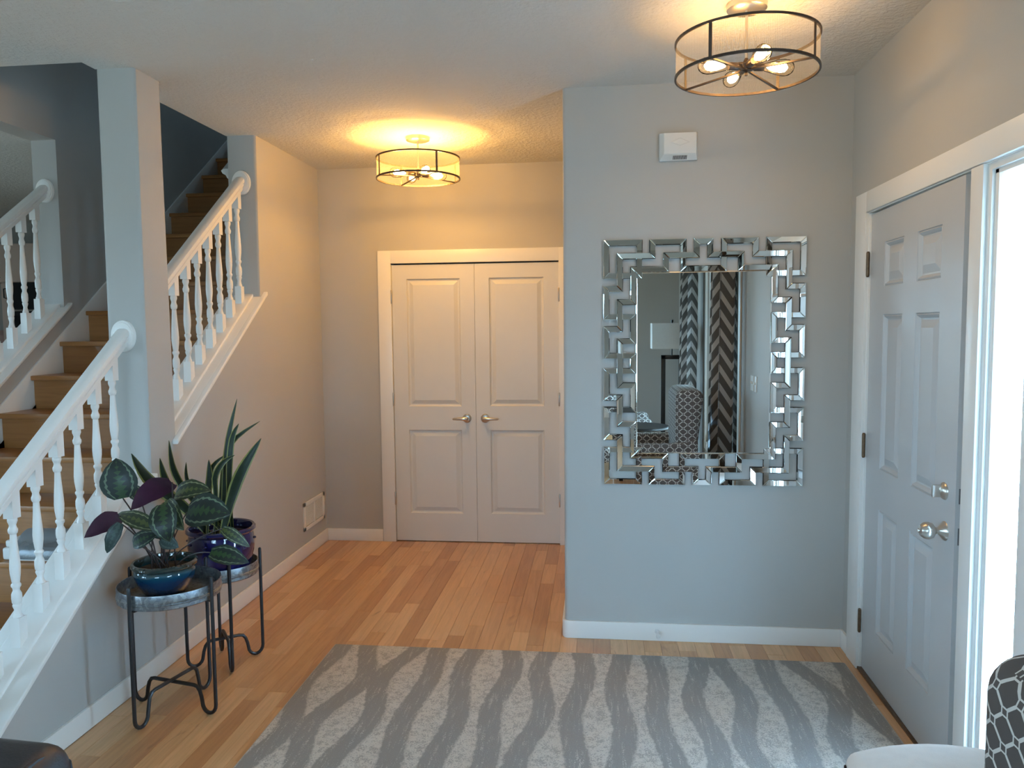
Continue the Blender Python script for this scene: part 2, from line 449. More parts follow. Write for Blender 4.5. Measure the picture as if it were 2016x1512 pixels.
def grid_wall(a0, a1, b0, b1, holes, fn):
    """boxes of the rectangle a0..a1 x b0..b1 outside the holes (ha0,ha1,hb0,hb1)"""
    A = sorted({a0, a1, *[h[i] for h in holes for i in (0, 1)]}); B = sorted({b0, b1, *[h[i] for h in holes for i in (2, 3)]})
    A = [x for x in A if a0 <= x <= a1]; B = [x for x in B if b0 <= x <= b1]
    for i in range(len(A) - 1):
        j = 0
        while j < len(B) - 1:
            def hole(jj):
                ca, cb = (A[i] + A[i + 1]) / 2, (B[jj] + B[jj + 1]) / 2
                return any(h[0] < ca < h[1] and h[2] < cb < h[3] for h in holes)
            if hole(j): j += 1; continue
            k = j
            while k + 1 < len(B) - 1 and not hole(k + 1): k += 1
            fn(A[i], A[i + 1], B[j], B[k + 1]); j = k + 1

# ------------------------------------------------------------------ the room shell
TOP = 5.4
capz = lambda y: 1.772 + .70 * (y - 4.51)         # underside line of the sloping cap on the stair wall
shoez = lambda y: 1.775 + .695 * (y - 4.481)
railt = lambda y: 1.772 + .742 * (y - 3.5)        # handrail top
lcap = lambda y: 1.024 + .744 * (y - 3.5)         # the same on the far side of the stair
STX0, STX1 = -3.25, -2.22

b = MB()
pts = [(2.1, 0), (5.7, 0), (5.7, CE + .3), (4.49, CE + .3), (4.49, capz(4.49)), (3.49, capz(3.49)), (3.49, CE + .3), (3.28, CE + .3), (3.28, capz(3.28)), (2.1, capz(2.1))]
b.prism(pts, 'x', -2.205, XL)
wl = b.build('wall_left', 'wall')
bm = bmesh.new(); bm.from_mesh(wl.data)
eg = [e for e in bm.edges if abs(e.verts[0].co.z - e.verts[1].co.z) > 1.0 and max(v.co.z for v in e.verts) > CE and e.verts[0].co.y < 5]
bmesh.ops.bevel(bm, geom=eg, offset=.018, segments=4, profile=.5, affect='EDGES')
for f in bm.faces: f.smooth = True
bm.to_mesh(wl.data); bm.free(); wl.data.set_sharp_from_angle(angle=R(30))
struct(wl, 'grey stair wall with a sloping low part, a full-height pillar and a full-height end')

b = MB(); CLO = (-1.495, -0.272, 0, 2.052)
grid_wall(XL, -.17, 0, CE + .1, [CLO], lambda a0, a1, b0, b1: b.box(a0, a1, YB, YB + .12, b0, b1))
struct(b.build('wall_back', 'wall'), 'grey wall around the white double closet doors')
b = MB().box(-.17, XR + .15, YE, 5.75, 0, CE + .1)
we = b.build('wall_entry', 'wall')
bm = bmesh.new(); bm.from_mesh(we.data)
eg = [e for e in bm.edges if all(abs(v.co.x + .17) < 1e-4 and abs(v.co.y - YE) < 1e-4 for v in e.verts)]
bmesh.ops.bevel(bm, geom=eg, offset=.02, segments=5, profile=.5, affect='EDGES')
for f in bm.faces: f.smooth = True
bm.to_mesh(we.data); bm.free(); we.data.set_sharp_from_angle(angle=R(30))
struct(we, 'grey wall that carries the big mirror')
DOOR = (2.63, 3.605, 0, 2.078)
b = MB()
grid_wall(YS - .12, YE, 0, CE + .1, [(2.28, 3.605, 0, 2.078), WIN_R], lambda a0, a1, b0, b1: b.box(XR, XR + .14, a0, a1, b0, b1))
struct(b.build('wall_right', 'wall'), 'grey wall with the front door, the sidelight and a curtained window')
b = MB()
grid_wall(XK, XR, 0, CE + .1, [WIN_B], lambda a0, a1, b0, b1: b.box(a0, a1, YS - .14, YS, b0, b1))
struct(b.build('wall_front', 'wall'), 'grey wall at the window end of the living room')
b = MB()
grid_wall(YS - .14, 7.8, 0, CE + .1, [WIN_K, WIN_L_ADDED], lambda a0, a1, b0, b1: b.box(XK - .14, XK, a0, a1, b0, b1))
struct(b.build('wall_kitchen_side', 'wall'), 'grey kitchen side wall with a window')
struct(MB().box(XK, -3.41, 7.7, 7.82, 0, CE + .1).build('wall_kitchen', 'wall'), 'grey wall behind the kitchen cabinets')
# stairwell
b = MB()
b.prism([(2.1, 0), (7.8, 0), (7.8, TOP), (3.1, TOP), (3.1, CE), (4.42, CE), (4.42, lcap(4.42)), (2.1, max(.02, lcap(2.1)))], 'x', -3.41, STX0)
wsl = b.build('wall_stair', 'wall')
bm = bmesh.new(); bm.from_mesh(wsl.data)
eg = [e for e in bm.edges if abs(e.verts[0].co.z - e.verts[1].co.z) > .5 and abs(e.verts[0].co.y - 4.42) < .01 and abs(e.verts[1].co.y - 4.42) < .01]
bmesh.ops.bevel(bm, geom=eg, offset=.018, segments=4, profile=.5, affect='EDGES')
for f in bm.faces: f.smooth = True
bm.to_mesh(wsl.data); bm.free(); wsl.data.set_sharp_from_angle(angle=R(30))
struct(wsl, 'dim grey wall along the far side of the stairs')
b = MB()
grid_wall(-3.41, XL, 0, TOP, [WIN_U_ADDED], lambda a0, a1, b0, b1: b.box(a0, a1, 7.7, 7.85, b0, b1))
b.box(-2.205, XL, 3.19, 7.7, CE + .05, TOP).box(-2.205, XL, 5.7, 7.8, 0, CE + .3).box(-3.41, XL, 3.07, 3.19, CE + .1, TOP).box(-3.41, XL, 3.07, 7.85, TOP, TOP + .1)
struct(b.build('wall_stairwell', 'wall'), 'upper walls of the dark stairwell')
b = MB()
grid_wall(XK - .14, XR + .15, YS - .14, 7.82, [(-3.41, XL + .0, 3.19, 7.82)], lambda a0, a1, b0, b1: b.box(a0, a1, b0, b1, CE, CE + .1))
b.box(-2.205, XL, 3.19, 3.28, CE, CE + .1).box(-2.205, XL, 3.49, 4.49, CE, CE + .1)
struct(b.build('ceiling', 'ceiling'), 'white ceiling with a knock-down texture')
# floor: sub floor, boards in view one by one, boards out of view joined
fl = struct(MB().box(XK - .14, XR + .5, YS - .14, 7.82, -.12, -.006).build('floor', 'maple'), 'maple board floor')
BW = .0828
def board_mesh(x0, x1, y0, y1):
    c = .0009; g = .0004
    x0 += g; x1 -= g; y0 += g; y1 -= g
    b = MB()
    b.loft([[(x0, y0, -.012), (x1, y0, -.012), (x1, y1, -.012), (x0, y1, -.012)], [(x0, y0, -c), (x1, y0, -c), (x1, y1, -c), (x0, y1, -c)], [(x0 + c, y0 + c, 0), (x1 - c, y0 + c, 0), (x1 - c, y1 - c, 0), (x0 + c, y1 - c, 0)]])
    return b
RUG = (-1.305, 1.135, 1.66, 3.632)
rest = MB(); x = XL + .0135; nb = 0
while x < XR - .02:
    x1 = min(x + BW, XR + .02)
    y = 1.55 - random.random() * .7
    while y < YB + .04:
        L = random.choice([.32, .45, .6, .75, .95, 1.2]) * random.uniform(.85, 1.15)
        y1 = min(y + L, YB + .04)
        if y1 - y < .12: y1 = YB + .04
        cx = (x + x1) / 2
        if not (cx > -.17 and y > YE - .005):
            ye = min(y1, YE) if cx > -.19 else y1
            hid = x > RUG[0] + .03 and x1 < RUG[1] - .03 and ye < RUG[3] - .03
            if hid:
                q = board_mesh(x, x1, y, ye); k = len(rest.v); rest.v += q.v; rest.f += [tuple(i + k for i in f) for f in q.f]
            elif ye > 2.0:
                board_mesh(x, x1, y, ye).build('floor_board', 'maple', fl, origin=(x, y, 0)); nb += 1
            else:
                q = board_mesh(x, x1, y, ye); k = len(rest.v); rest.v += q.v; rest.f += [tuple(i + k for i in f) for f in q.f]
        y = y1
    x += BW
ro = rest.build('covered_floor_boards', 'maple', fl); ro['kind'] = 'stuff'

# ------------------------------------------------------------------ baseboards, casings
def baseboard(name, pts, label=None):
    """pts: list of (x0,x1,y0,y1)"""
    b = MB()
    for q in pts: b.box(*q, .0005, .09)
    o = b.build(name, 'white', bevel=.0025, bseg=2); return struct(o, label)
T = .013
baseboard('baseboard_left', [(XL, XL + T, 2.14, YB)])
baseboard('baseboard_back', [(XL + T, -1.59, YB - T, YB)])
b = MB()
prof = [(-.17 - T, 5.5)]
arc = [(-.17 + .02 - (.02 + T) * math.cos(R(a)), YE + .02 - (.02 + T) * math.sin(R(a))) for a in range(0, 91, 15)]
arci = [(-.17 + .02 - .02 * math.cos(R(a)), YE + .02 - .02 * math.sin(R(a))) for a in range(0, 91, 15)]
outer = [(-.17 - T, YB - T)] + arc + [(XR - T, YE - T)]
inner = [(-.17, YB - T)] + arci + [(XR - T, YE)]
b.prism(outer + inner[::-1], 'z', .0005, .09)
struct(b.build('baseboard_entry', 'white', bevel=.002, bseg=2))
baseboard('baseboard_right', [(XR - T, XR, 3.742, YE)])
baseboard('baseboard_living', [(XR - T, XR, -3.9, 2.19)])

CW, CT = .092, .016
b = MB()
x0, x1, zt = CLO[0], CLO[1], CLO[3]
b.box(x0 - CW, x0 + .004, YB - CT, YB + .001, 0.0005, zt + .088)
b.box(x1 - .004, -.171, YB - CT, YB + .001, 0.0005, zt + .088)
b.box(x0 + .004, x1 - .004, YB - CT, YB + .001, zt - .004, zt + .088)
b.box(x0 - .001, x0 + .004, YB, YB + .1, 0, zt); b.box(x1 - .004, x1 + .001, YB, YB + .1, 0, zt); b.box(x0, x1, YB, YB + .1, zt - .004, zt + .001)
struct(b.build('trim_1', 'white', bevel=.002), 'flat white casing around the closet doors')
b = MB()
b.box(XR - CT, XR + .001, 3.598, 3.735, 0.0005, 2.16)                  # hinge side casing
b.box(XR - CT, XR + .001, 2.285, 3.598, 2.070, 2.16)                   # head casing
b.box(XR - CT, XR + .001, 2.19, 2.285, 0.0005, 2.16)                   # near side casing
b.box(XR - .002, XR + .13, 3.594, 3.606, 0, 2.075)                     # hinge jamb
b.box(XR - .002, XR + .13, 2.28, 3.605, 2.066, 2.079)                  # head jamb
b.box(XR - .012, XR + .13, 2.560, 2.640, 0, 2.068)                     # post between door and sidelight
b.box(XR + .041, XR + .13, 2.64, 2.70, 0, 2.066); b.box(XR + .055, XR + .075, 3.575, 3.595, 0, 2.066); b.box(XR + .055, XR + .075, 2.64, 3.58, 2.046, 2.066)  # first box: deep latch-side stop added to block outside light in the gap
struct(b.build('trim_2', 'white', bevel=.0025), 'flat white casing and jambs of the front door')
b = MB().box(XR - .01, XR + .2, 2.28, 3.6, -.004, .012)
struct(b.build('trim_3', 'bronze', bevel=.004), 'dark metal door sill')
# sidelight
w1 = MB()
s0, s1, z0, z1 = SIDE
for (ya, yb, xa) in ((2.535, 2.562, XR + .002), (2.512, 2.537, XR + .012), (2.285, 2.300, XR + .002), (2.298, 2.312, XR + .012)):
    w1.box(xa, XR + .10, ya, yb, 0, 2.068)
for (za_, zb_, xa) in ((2.045, 2.068, XR + .002), (2.03, 2.047, XR + .012), (0, .09, XR + .002), (.088, .105, XR + .012)):
    w1.box(xa, XR + .10, 2.30, 2.54, za_, zb_)
w1 = struct(w1.build('window_1', 'white', bevel=.003), 'narrow frosted sidelight beside the front door')
pn = MB().box(XR + .022, XR + .028, s0, s1 + .005, z0, z1).build('pane', ['frost', 'glass'], w1)
for p in pn.data.polygons:
    if p.normal.x < -.5: p.material_index = 1
# other windows
def window(n, axis, a0, a1, z0, z1, wall, out, mull, label):
    f = MB(); p = []
    d0, d1 = sorted((wall + out * .02, wall + out * .12)); c0, c1 = sorted((wall - out * .014, wall + out * .002))
    def bx(a, b_, z, zz, lo, hi):
        f.box(lo, hi, a, b_, z, zz) if axis == 'x' else f.box(a, b_, lo, hi, z, zz)
    for (a, b_, z, zz) in ((a0, a0 + .05, z0, z1), (a1 - .05, a1, z0, z1), (a0, a1, z0, z0 + .05), (a0, a1, z1 - .05, z1)): bx(a, b_, z, zz, d0, d1)
    for k in range(1, mull + 1):
        c = a0 + (a1 - a0) * k / (mull + 1); bx(c - .03, c + .03, z0, z1, d0, d1)
    for (a, b_, z, zz) in ((a0 - .085, a0, z0 - .085, z1 + .085), (a1, a1 + .085, z0 - .085, z1 + .085), (a0, a1, z0 - .085, z0), (a0, a1, z1, z1 + .085)): bx(a, b_, z, zz, c0, c1)
    w = struct(f.build('window_%d' % n, 'white', bevel=.002), label)
    for k in range(mull + 1):
        p0 = a0 + (a1 - a0) * k / (mull + 1) + .03; p1 = a0 + (a1 - a0) * (k + 1) / (mull + 1) - .03
        q = MB(); mid_ = (d0 + d1) / 2
        (q.box(mid_ - .003, mid_ + .003, p0, p1, z0 + .04, z1 - .04) if axis == 'x' else q.box(p0, p1, mid_ - .003, mid_ + .003, z0 + .04, z1 - .04))
        q.build('pane', 'glass', w)
window(2, 'x', *WIN_R, XR, 1, 1, 'white framed living room window behind chevron curtains')
window(3, 'y', *WIN_B, YS, -1, 3, 'wide white framed window at the end of the living room')
window(4, 'x', *WIN_K, XK, -1, 2, 'white framed kitchen window')
window(6, 'y', *WIN_U_ADDED, 7.7, 1, 0, 'small white framed window added to brighten the stairwell')
window(5, 'x', *WIN_L_ADDED, XK, -1, 2, 'white framed window added to light the wall opposite')

struct(MB().box(XR + .14, XR + 2.1, YS - .3, 1.55, 2.5, 2.65).build('added_sun_eave', 'white'), 'unseen white eave added to keep the sun off the living room window')  # added out of view to block the sun from this window

# ------------------------------------------------------------------ panelled doors
def panel_rings(x0, x1, z0, z1, prof):
    """nested rectangles (inset, depth)"""
    rings = [[(x0 + i, d, z0 + i), (x1 - i, d, z0 + i), (x1 - i, d, z1 - i), (x0 + i, d, z1 - i)] for i, d in prof]
    return rings
def door(name, w, h, t, panels, mat, prof, label):
    """front face at y=0 looking to -y, hinge edge at x=0, bottom z=0"""
    b = MB()
    grid_wall(0, w, 0, h, panels, lambda a0, a1, b0, b1: b.box(a0, a1, 0, t, b0, b1))
    o = b.build(name, mat); struct(o, label)
    for (a0, a1, b0, b1) in panels:
        q = MB(); q.loft([[(x, y, z) for x, y, z in r] for r in panel_rings(a0, a1, b0, b1, prof)], True, False)
        k = len(q.v) - 4; q.f.append((k, k + 1, k + 2, k + 3))
        q.box(a0, a1, t * .6, t, b0, b1)
        p = q.build('door_panel', mat, o)
    return o
PROF2 = [(0, 0), (.004, .009), (.012, .014), (.018, .014), (.046, .003), (.050, .003)]
# closet leaves: hinge left leaf at x=-1.489 ; right leaf at -.278
lw = .6045
left_panels = [(.108, .500, .207, .828), (.108, .500, 1.0, 1.928)]
right_panels = [(lw - .5, lw - .108, .210, .828), (lw - .5, lw - .108, 1.003, 1.928)]
d2 = door('door_2', lw, 2.030, .035, left_panels, 'door_white', PROF2, 'white two-panel closet door with its lever beside the meeting line, hinged next to the stair wall')
d2.location = (-1.488, YB + .006, .008)
d3 = door('door_3', lw, 2.030, .035, right_panels, 'door_white', PROF2, 'white two-panel closet door hinged next to the mirror wall')
d3.location = (-.8815, YB + .006, .008)
def child(b, name, mat, parent, **k):
    o = b.build(name, mat, None, **k); o.parent = parent; return o
def lever(parent, x, z, sgn):
    b = MB()
    b.lathe([(.0, -.012), (.024, -.012), (.031, -.008), (.033, 0.0)], 24, (x, 0, z), 'y')
    b.lathe([(.0, -.05), (.010, -.05), (.011, -.012)], 14, (x, 0, z), 'y')
    r = child(b, 'rose', 'satin', parent, smooth=True)
    q = MB(); rings = []
    for (s_, ww, hh, yy, zz) in ((-.012, .008, .012, -.046, 0), (.0, .011, .014, -.048, 0), (.03, .008, .011, -.050, .0), (.07, .006, .0085, -.050, -.001), (.094, .005, .0075, -.046, -.002), (.1, .002, .004, -.044, -.002)):
        cx = x + sgn * s_
        rings.append([(cx, yy + ww * math.cos(a), z + zz + hh * math.sin(a)) for a in [2 * math.pi * i / 12 for i in range(12)]])
    q.loft(rings); child(q, 'lever', 'satin', r, smooth=True)
lever(d2, lw - .065, .914, -1); lever(d3, .067, .914, 1)
def hinge(parent, x, y, z, mat, L=.09, r=.006, axis_plate='x'):
    b = MB().lathe([(0, -L / 2 - .004), (r * .7, -L / 2 - .004), (r, -L / 2), (r, L / 2), (r * .7, L / 2 + .004), (0, L / 2 + .004)], 12, (x, y, z))
    return child(b, 'hinge', mat, parent, smooth=True)
for z in (.32, 1.055, 1.80):
    hinge(d2, -.001, -.021, z, 'satin'); hinge(d3, lw + .001, -.021, z, 'satin')
# shade inside the closet, painted as a near-black sheet
struct(MB().box(-1.52, -.2, YB + .075, YB + .09, 0, 2.1).build('closet_shade_sheet', 'dark'), 'near-black sheet standing in for the shade inside the closet')

# front door, hinged at y=3.59, a finger's width ajar
PROF6 = [(0, 0), (.002, .005), (.008, .001), (.016, .008), (.020, .013), (.026, .013), (.056, .002), (.06, .002)]
ys = [(3.59 - 3.42, 3.59 - 3.205), (3.59 - 3.072, 3.59 - 2.855)]
zs = [(.222, .772), (.946, 1.606), (1.724, 1.909)]
p6 = [(a0, a1, z0, z1) for (a0, a1) in ys for (z0, z1) in zs]
d1 = door('door_1', .905, 2.045, .044, p6, 'grey_door', PROF6, 'grey six-panel front door standing slightly ajar')
d1.location = (XR + .008, 3.59, .014)
d1.rotation_euler = (0, 0, R(-90 - .9))
def knobset():
    X = 3.59 - 2.762
    b = MB().lathe([(0, -.022), (.012, -.022), (.017, -.016), (.032, -.004), (.034, 0)], 28, (X, 0, .853), 'y')
    r = child(b, 'knob_rose', 'satin', d1, smooth=True)
    b = MB().lathe([(.0, -.085), (.006, -.086), (.007, -.083), (.018, -.080), (.0275, -.068), (.0305, -.054), (.026, -.040), (.015, -.032), (.0115, -.028), (.0115, -.018)], 28, (X, 0, .853), 'y')
    child(b, 'knob', 'satin', r, smooth=True)
    b = MB().lathe([(0, -.0885), (.005, -.0885), (.0055, -.084)], 12, (X, 0, .853), 'y'); child(b, 'key_button', 'satin', r, smooth=True)
    X2 = X - .01
    b = MB().lathe([(0, -.016), (.014, -.016), (.024, -.011), (.030, -.004), (.031, 0)], 28, (X2, 0, .99), 'y')
    r2 = child(b, 'deadbolt_rose', 'satin', d1, smooth=True)
    b = MB().box(X2 - .006, X2 + .006, -.042, -.012, .968, 1.012); child(b, 'thumb_turn', 'satin', r2, bevel=.004)
    for z, hh in ((.853, .058), (.99, .052)):
        b = MB().box(.905, .9065, .010, .034, z - hh / 2, z + hh / 2); pl = child(b, 'latch_plate', 'gunmetal', d1, bevel=.0005)
        b = MB().box(.9065, .912, .016, .028, z - .012, z + .012); child(b, 'latch_bolt', 'satin', pl, bevel=.001)
knobset()
for z in (.215, 1.022, 1.828):
    b = MB(); b.lathe([(0, -.056), (.005, -.056), (.0075, -.05), (.0075, .05), (.005, .056), (0, .056)], 12, (-.004, -.012, z))
    b.box(-.030, -.004, -.0045, -.002, z - .05, z + .05)
    child(b, 'hinge', 'bronze', d1)

# ------------------------------------------------------------------ stairs
st = thing('staircase', (-2.73, 2.3, 0), 'straight oak staircase climbing between white balustrades', 'staircase')
RUN, RISE = .2555, .190
for k in range(1, 18):
    yk = 2.554 + RUN * (k - 1); zk = RISE * k
    MB().box(STX0 + .013, STX1 + .010, yk, yk + RUN + .03, zk - .028, zk).build('tread', 'oak', st, bevel=.006, bseg=2)
    MB().box(STX0 + .012, STX1 + .012, yk + .026, yk + .042, zk - RISE, zk - .028).build('riser', 'oak', st)
sk = lambda y: 1.178 + .7475 * (y - 3.854)
b = MB().prism([(2.3, sk(2.3) - .30), (7.0, sk(7.0) - .30), (7.0, sk(7.0)), (2.3, sk(2.3))], 'x', STX0 + .0005, STX0 + .0145)
b.build('skirt_board', 'white', st, bevel=.003)
b = MB().prism([(2.35, .0), (2.56, 0), (6.9, 3.0), (6.9, 3.18), (2.58, .0)], 'x', STX0 + .02, STX1)
b.build('stringer', 'oak', st)

BAL = [(0, .0165), (.02, .0165), (.03, .0135), (.075, .0105), (.105, .0145), (.12, .016), (.135, .0135), (.15, .0165), (.19, .0178), (.235, .0172), (.25, .015), (.27, .0115), (.295, .0125), (.312, .0168), (.33, .0168), (.345, .0125), (.37, .014), (.44, .0175), (.50, .0185), (.60, .0165), (.74, .0128), (.835, .0108), (.845, .0145), (.865, .0165), (.885, .0165), (.90, .0135), (.925, .0115), (.945, .014), (.962, .0165), (.985, .0165), (1, .013)]
def baluster(name, x, y, zs_, zr, parent, sl=.70):
    h = .0195; b = MB()
    zb = zs_ + .105; ztp = zr - .085
    for lo, hi in ((None, zb), (ztp, None)):
        r = []
        for yy in (y - h, y + h):
            pass
        bot = [(x + sx * h, y + sy * h, (zs_ + sl * sy * h - .003) if lo is None else lo) for sx, sy in ((-1, -1), (1, -1), (1, 1), (-1, 1))]
        top = [(x + sx * h, y + sy * h, hi if hi is not None else zr + .742 * sy * h + .004) for sx, sy in ((-1, -1), (1, -1), (1, 1), (-1, 1))]
        b.loft([bot, top])
    b.lathe([(r_, zb - .001 + t_ * (ztp - zb + .002)) for t_, r_ in BAL], 16, (x, y, 0))
    return b.build('baluster', 'white', parent, smooth=True, angle=40)
def handrail(y0, y1, x, zf, parent, slope=.742):
    w = .033
    prof = [(-.020, -.078), (.020, -.078), (.022, -.060), (.028, -.055), (.029, -.046), (.024, -.042), (w - .002, -.036), (w, -.026), (w - .002, -.012), (w - .012, -.003), (.009, 0), (-.009, 0), (-w + .012, -.003), (-w + .002, -.012), (-w, -.026), (-w + .002, -.036), (-.024, -.042), (-.029, -.046), (-.028, -.055), (-.022, -.060)]
    rings = [[(x + px, yy, zf(yy) + pz) for px, pz in prof] for yy in (y0, y1)]
    return MB().loft(rings).build('handrail', 'white', parent, smooth=True, angle=25)
def slopeboard(name, x0, x1, y0, y1, zf, th, parent, mat='white', bev=.006):
    rings = [[(x0, yy, zf(yy)), (x1, yy, zf(yy)), (x1, yy, zf(yy) + th), (x0, yy, zf(yy) + th)] for yy in (y0, y1)]
    return MB().loft(rings).build(name, mat, parent, bevel=bev, bseg=3)
def rosette(x, y, z, parent):
    b = MB()
    rings = []
    for (sc, dy) in ((1.0, 0), (1.0, -.010), (.95, -.015), (.86, -.016), (.84, -.020), (.70, -.022), (0.05, -.022)):
        rings.append([(x + .058 * sc * math.cos(a), y + dy, z + .072 * sc * math.sin(a)) for a in [2 * math.pi * i / 32 for i in range(32)]])
    return b.loft(rings).build('rosette', 'white', parent, smooth=True)
XB = -2.122
bl = thing('stair_balustrade', (XB, 3.2, 0), 'white turned balustrade ending at a round rosette low on the front of the pillar', 'balustrade')
handrail(2.05, 3.275, XB, railt, bl)
rosette(XB - .005, 3.28, railt(3.28) - .05, bl)
for i in range(9): 
    y = 3.168 - .1235 * i
    baluster('baluster', XB, y, shoez(y), railt(y) - .076, bl)
slopeboard('cap_board', -2.245, XL + .030, 2.1, 3.282, capz, .022, bl)
slopeboard('shoe_board', -2.185, -2.068, 2.1, 3.282, lambda y: capz(y) + .020, .020, bl)
bu = thing('stair_balustrade', (XB, 4.4, 0), 'white turned balustrade between the pillar and the lamp-lit wall end', 'balustrade')
handrail(3.488, 4.485, XB, railt, bu)
rosette(XB + .005, 4.49, railt(4.49) - .05, bu)
for i in range(8):
    y = 4.422 - .1212 * i
    baluster('baluster', XB, y, shoez(y), railt(y) - .076, bu)
slopeboard('cap_board', XL, XL + .030, 3.46, 4.535, capz, .022, bu)
slopeboard('cap_board', -2.245, XL + .005, 3.488, 4.492, capz, .022, bu)
slopeboard('shoe_board', -2.185, -2.068, 3.488, 4.492, lambda y: capz(y) + .020, .020, bu)
XF = -3.332
bf = thing('stair_balustrade', (XF, 4.3, 0), 'white turned balustrade on the kitchen side of the stairs', 'balustrade')
lrail = lambda y: 1.800 + .742 * (y - 3.5)
handrail(2.6, 4.415, XF, lrail, bf)
rosette(XF, 4.42, lrail(4.42) - .05, bf)
lsh = lambda y: lcap(y) + .042
for i in range(12):
    y = 4.315 - .115 * i
    baluster('baluster', XF, y, lsh(y), lrail(y) - .076, bf, .744)
slopeboard('cap_board', -3.44, STX0 + .03, 2.4, 4.46, lcap, .022, bf)
slopeboard('shoe_board', -3.39, -3.275, 2.4, 4.424, lambda y: lcap(y) + .020, .022, bf)
# short wall rail seen past the wall end, higher up the stairs
wr = thing('wall_handrail', (-2.3, 4.9, 0), 'short white moulded rail end high on the stairs behind the wall end', 'handrail')
hz = lambda y: 2.60 + .742 * (y - 4.75)
prof = [(-2.205, -.10), (-2.205, .0), (-2.36, .0), (-2.375, -.012), (-2.365, -.03), (-2.345, -.04), (-2.335, -.06), (-2.31, -.075), (-2.30, -.10)]
MB().loft([[(px, yy, hz(yy) + pz) for px, pz in prof] for yy in (4.75, 5.6)]).build('rail', 'white', wr, bevel=.002)

# ------------------------------------------------------------------ ceiling lamps
def fixture(x, y, rot, spoke, power, label):
    r = .252; zb, zt = CE - .248, CE - .128; hz_ = zb + .028
    t = thing('ceiling_lamp', (x, y, CE), label, 'lamp', 'matching drum ceiling lamps')
    MB().lathe([(.0, CE - .024), (.060, CE - .024), (.071, CE - .019), (.072, CE - .0005)], 36, (x, y, 0)).build('canopy', 'brush', t, smooth=True)
    MB().lathe([(.0055, hz_), (.0055, CE - .02)], 12, (x, y, 0)).build('rod', 'brush', t, smooth=True)
    b = MB().lathe([(0, hz_ - .034), (.006, hz_ - .032), (.007, hz_ - .024), (.004, hz_ - .019), (.022, hz_ - .015), (.024, hz_ + .006), (.014, hz_ + .012), (.006, hz_ + .03)], 20, (x, y, 0))
    b.build('hub', 'dark_bronze', t, smooth=True)
    for nm, z in (('shade_ring', zb), ('shade_ring', zt)):
        q = []
        for i in range(64):
            a = 2 * math.pi * i / 64
            q.append([(x + (r + dr) * math.cos(a), y + (r + dr) * math.sin(a), z + dz) for dr, dz in ((-.004, -.004), (.003, -.004), (.003, .005), (-.004, .005))])
        mb = MB(); mb.loft(q + [q[0]], True, False); mb.build(nm, 'dark_bronze', t)
    for i in range(4):
        a = spoke + i * math.pi / 2
        c, s_ = math.cos(a), math.sin(a)
        tx, ty = -s_ * .006, c * .006
        b = MB(); b.loft([[(x + c * rr + tx, y + s_ * rr + ty, z), (x + c * rr - tx, y + s_ * rr - ty, z), (x + c * (rr + .003) - tx, y + s_ * (rr + .003) - ty, z), (x + c * (rr + .003) + tx, y + s_ * (rr + .003) + ty, z)] for rr, z in ((r - .001, zb), (r - .001, zt))])
        b.build('shade_strut', 'dark_bronze', t)
        tx, ty = tx * .7, ty * .7
        b = MB(); b.loft([[(x + c * rr + tx, y + s_ * rr + ty, z - .003), (x + c * rr - tx, y + s_ * rr - ty, z - .003), (x + c * rr - tx, y + s_ * rr - ty, z + .003), (x + c * rr + tx, y + s_ * rr + ty, z + .003)] for rr, z in ((.018, hz_ - .012), (r - .002, zb))])
        b.build('spoke', 'dark_bronze', t)
    # sheer shade, one surface with UV in turns
    n = 96; me = bpy.data.meshes.new('shade')
    vs = [(math.cos(2 * math.pi * i / n) * (r - .002), math.sin(2 * math.pi * i / n) * (r - .002), z) for z in (zb - CE, zt - CE) for i in range(n)]
    fs = [(i, (i + 1) % n, n + (i + 1) % n, n + i) for i in range(n)]
    me.from_pydata(vs, [], fs); uvl = me.uv_layers.new(name='UVMap').data
    for p in me.polygons:
        i = p.index
        for k, li in enumerate(p.loop_indices): uvl[li].uv = ((i + (1 if k in (1, 2) else 0)) / n, 0 if k < 2 else 1)
        p.use_smooth = True
    me.materials.append(M['sheer']); so = bpy.data.objects.new('shade', me); col.objects.link(so); so.parent = t
    for i in range(4):
        a = rot + i * math.pi / 2
        d = Vector((math.cos(a), math.sin(a), 0)); base = Vector((x, y, hz_))
        up = Vector((0, 0, 1)); w = d.cross(up)
        def rings(prof): return [[base + d * h_ + (w * math.cos(q) + up * math.sin(q)) * rr for q in [2 * math.pi * k / 16 for k in range(16)]] for rr, h_ in prof]
        MB().loft(rings([(.010, .015), (.013, .03), (.0145, .032), (.0145, .062), (.012, .066)])).build('socket', 'dark_bronze', t, smooth=True)
        g = MB().loft(rings([(.011, .060), (.014, .070), (.020, .092), (.0275, .122), (.030, .142), (.0275, .160), (.019, .173), (.008, .179), (.001, .180)])).build('bulb', 'bulb_glass', t, smooth=True)
        MB().loft(rings([(.003, .078), (.008, .088), (.015, .108), (.0175, .130), (.015, .146), (.004, .156)])).build('filament', 'filament', g, smooth=True)
        l = bpy.data.lights.new('bulb_light', 'POINT'); l.energy = BULB_W * power; l.color = BULB_COL; l.shadow_soft_size = .021; l.use_soft_falloff = False
        lo = bpy.data.objects.new('bulb_light', l); lo.location = base + d * .125 + Vector((0, 0, .0)); col.objects.link(lo)
fixture(.536, 2.955, R(12), R(52), .17, 'drum ceiling lamp with sheer shade and clear bulbs above the front door area')
fixture(-1.085, 4.69, R(30), R(38), 1.0, 'drum ceiling lamp with sheer shade and clear bulbs in front of the closet doors')

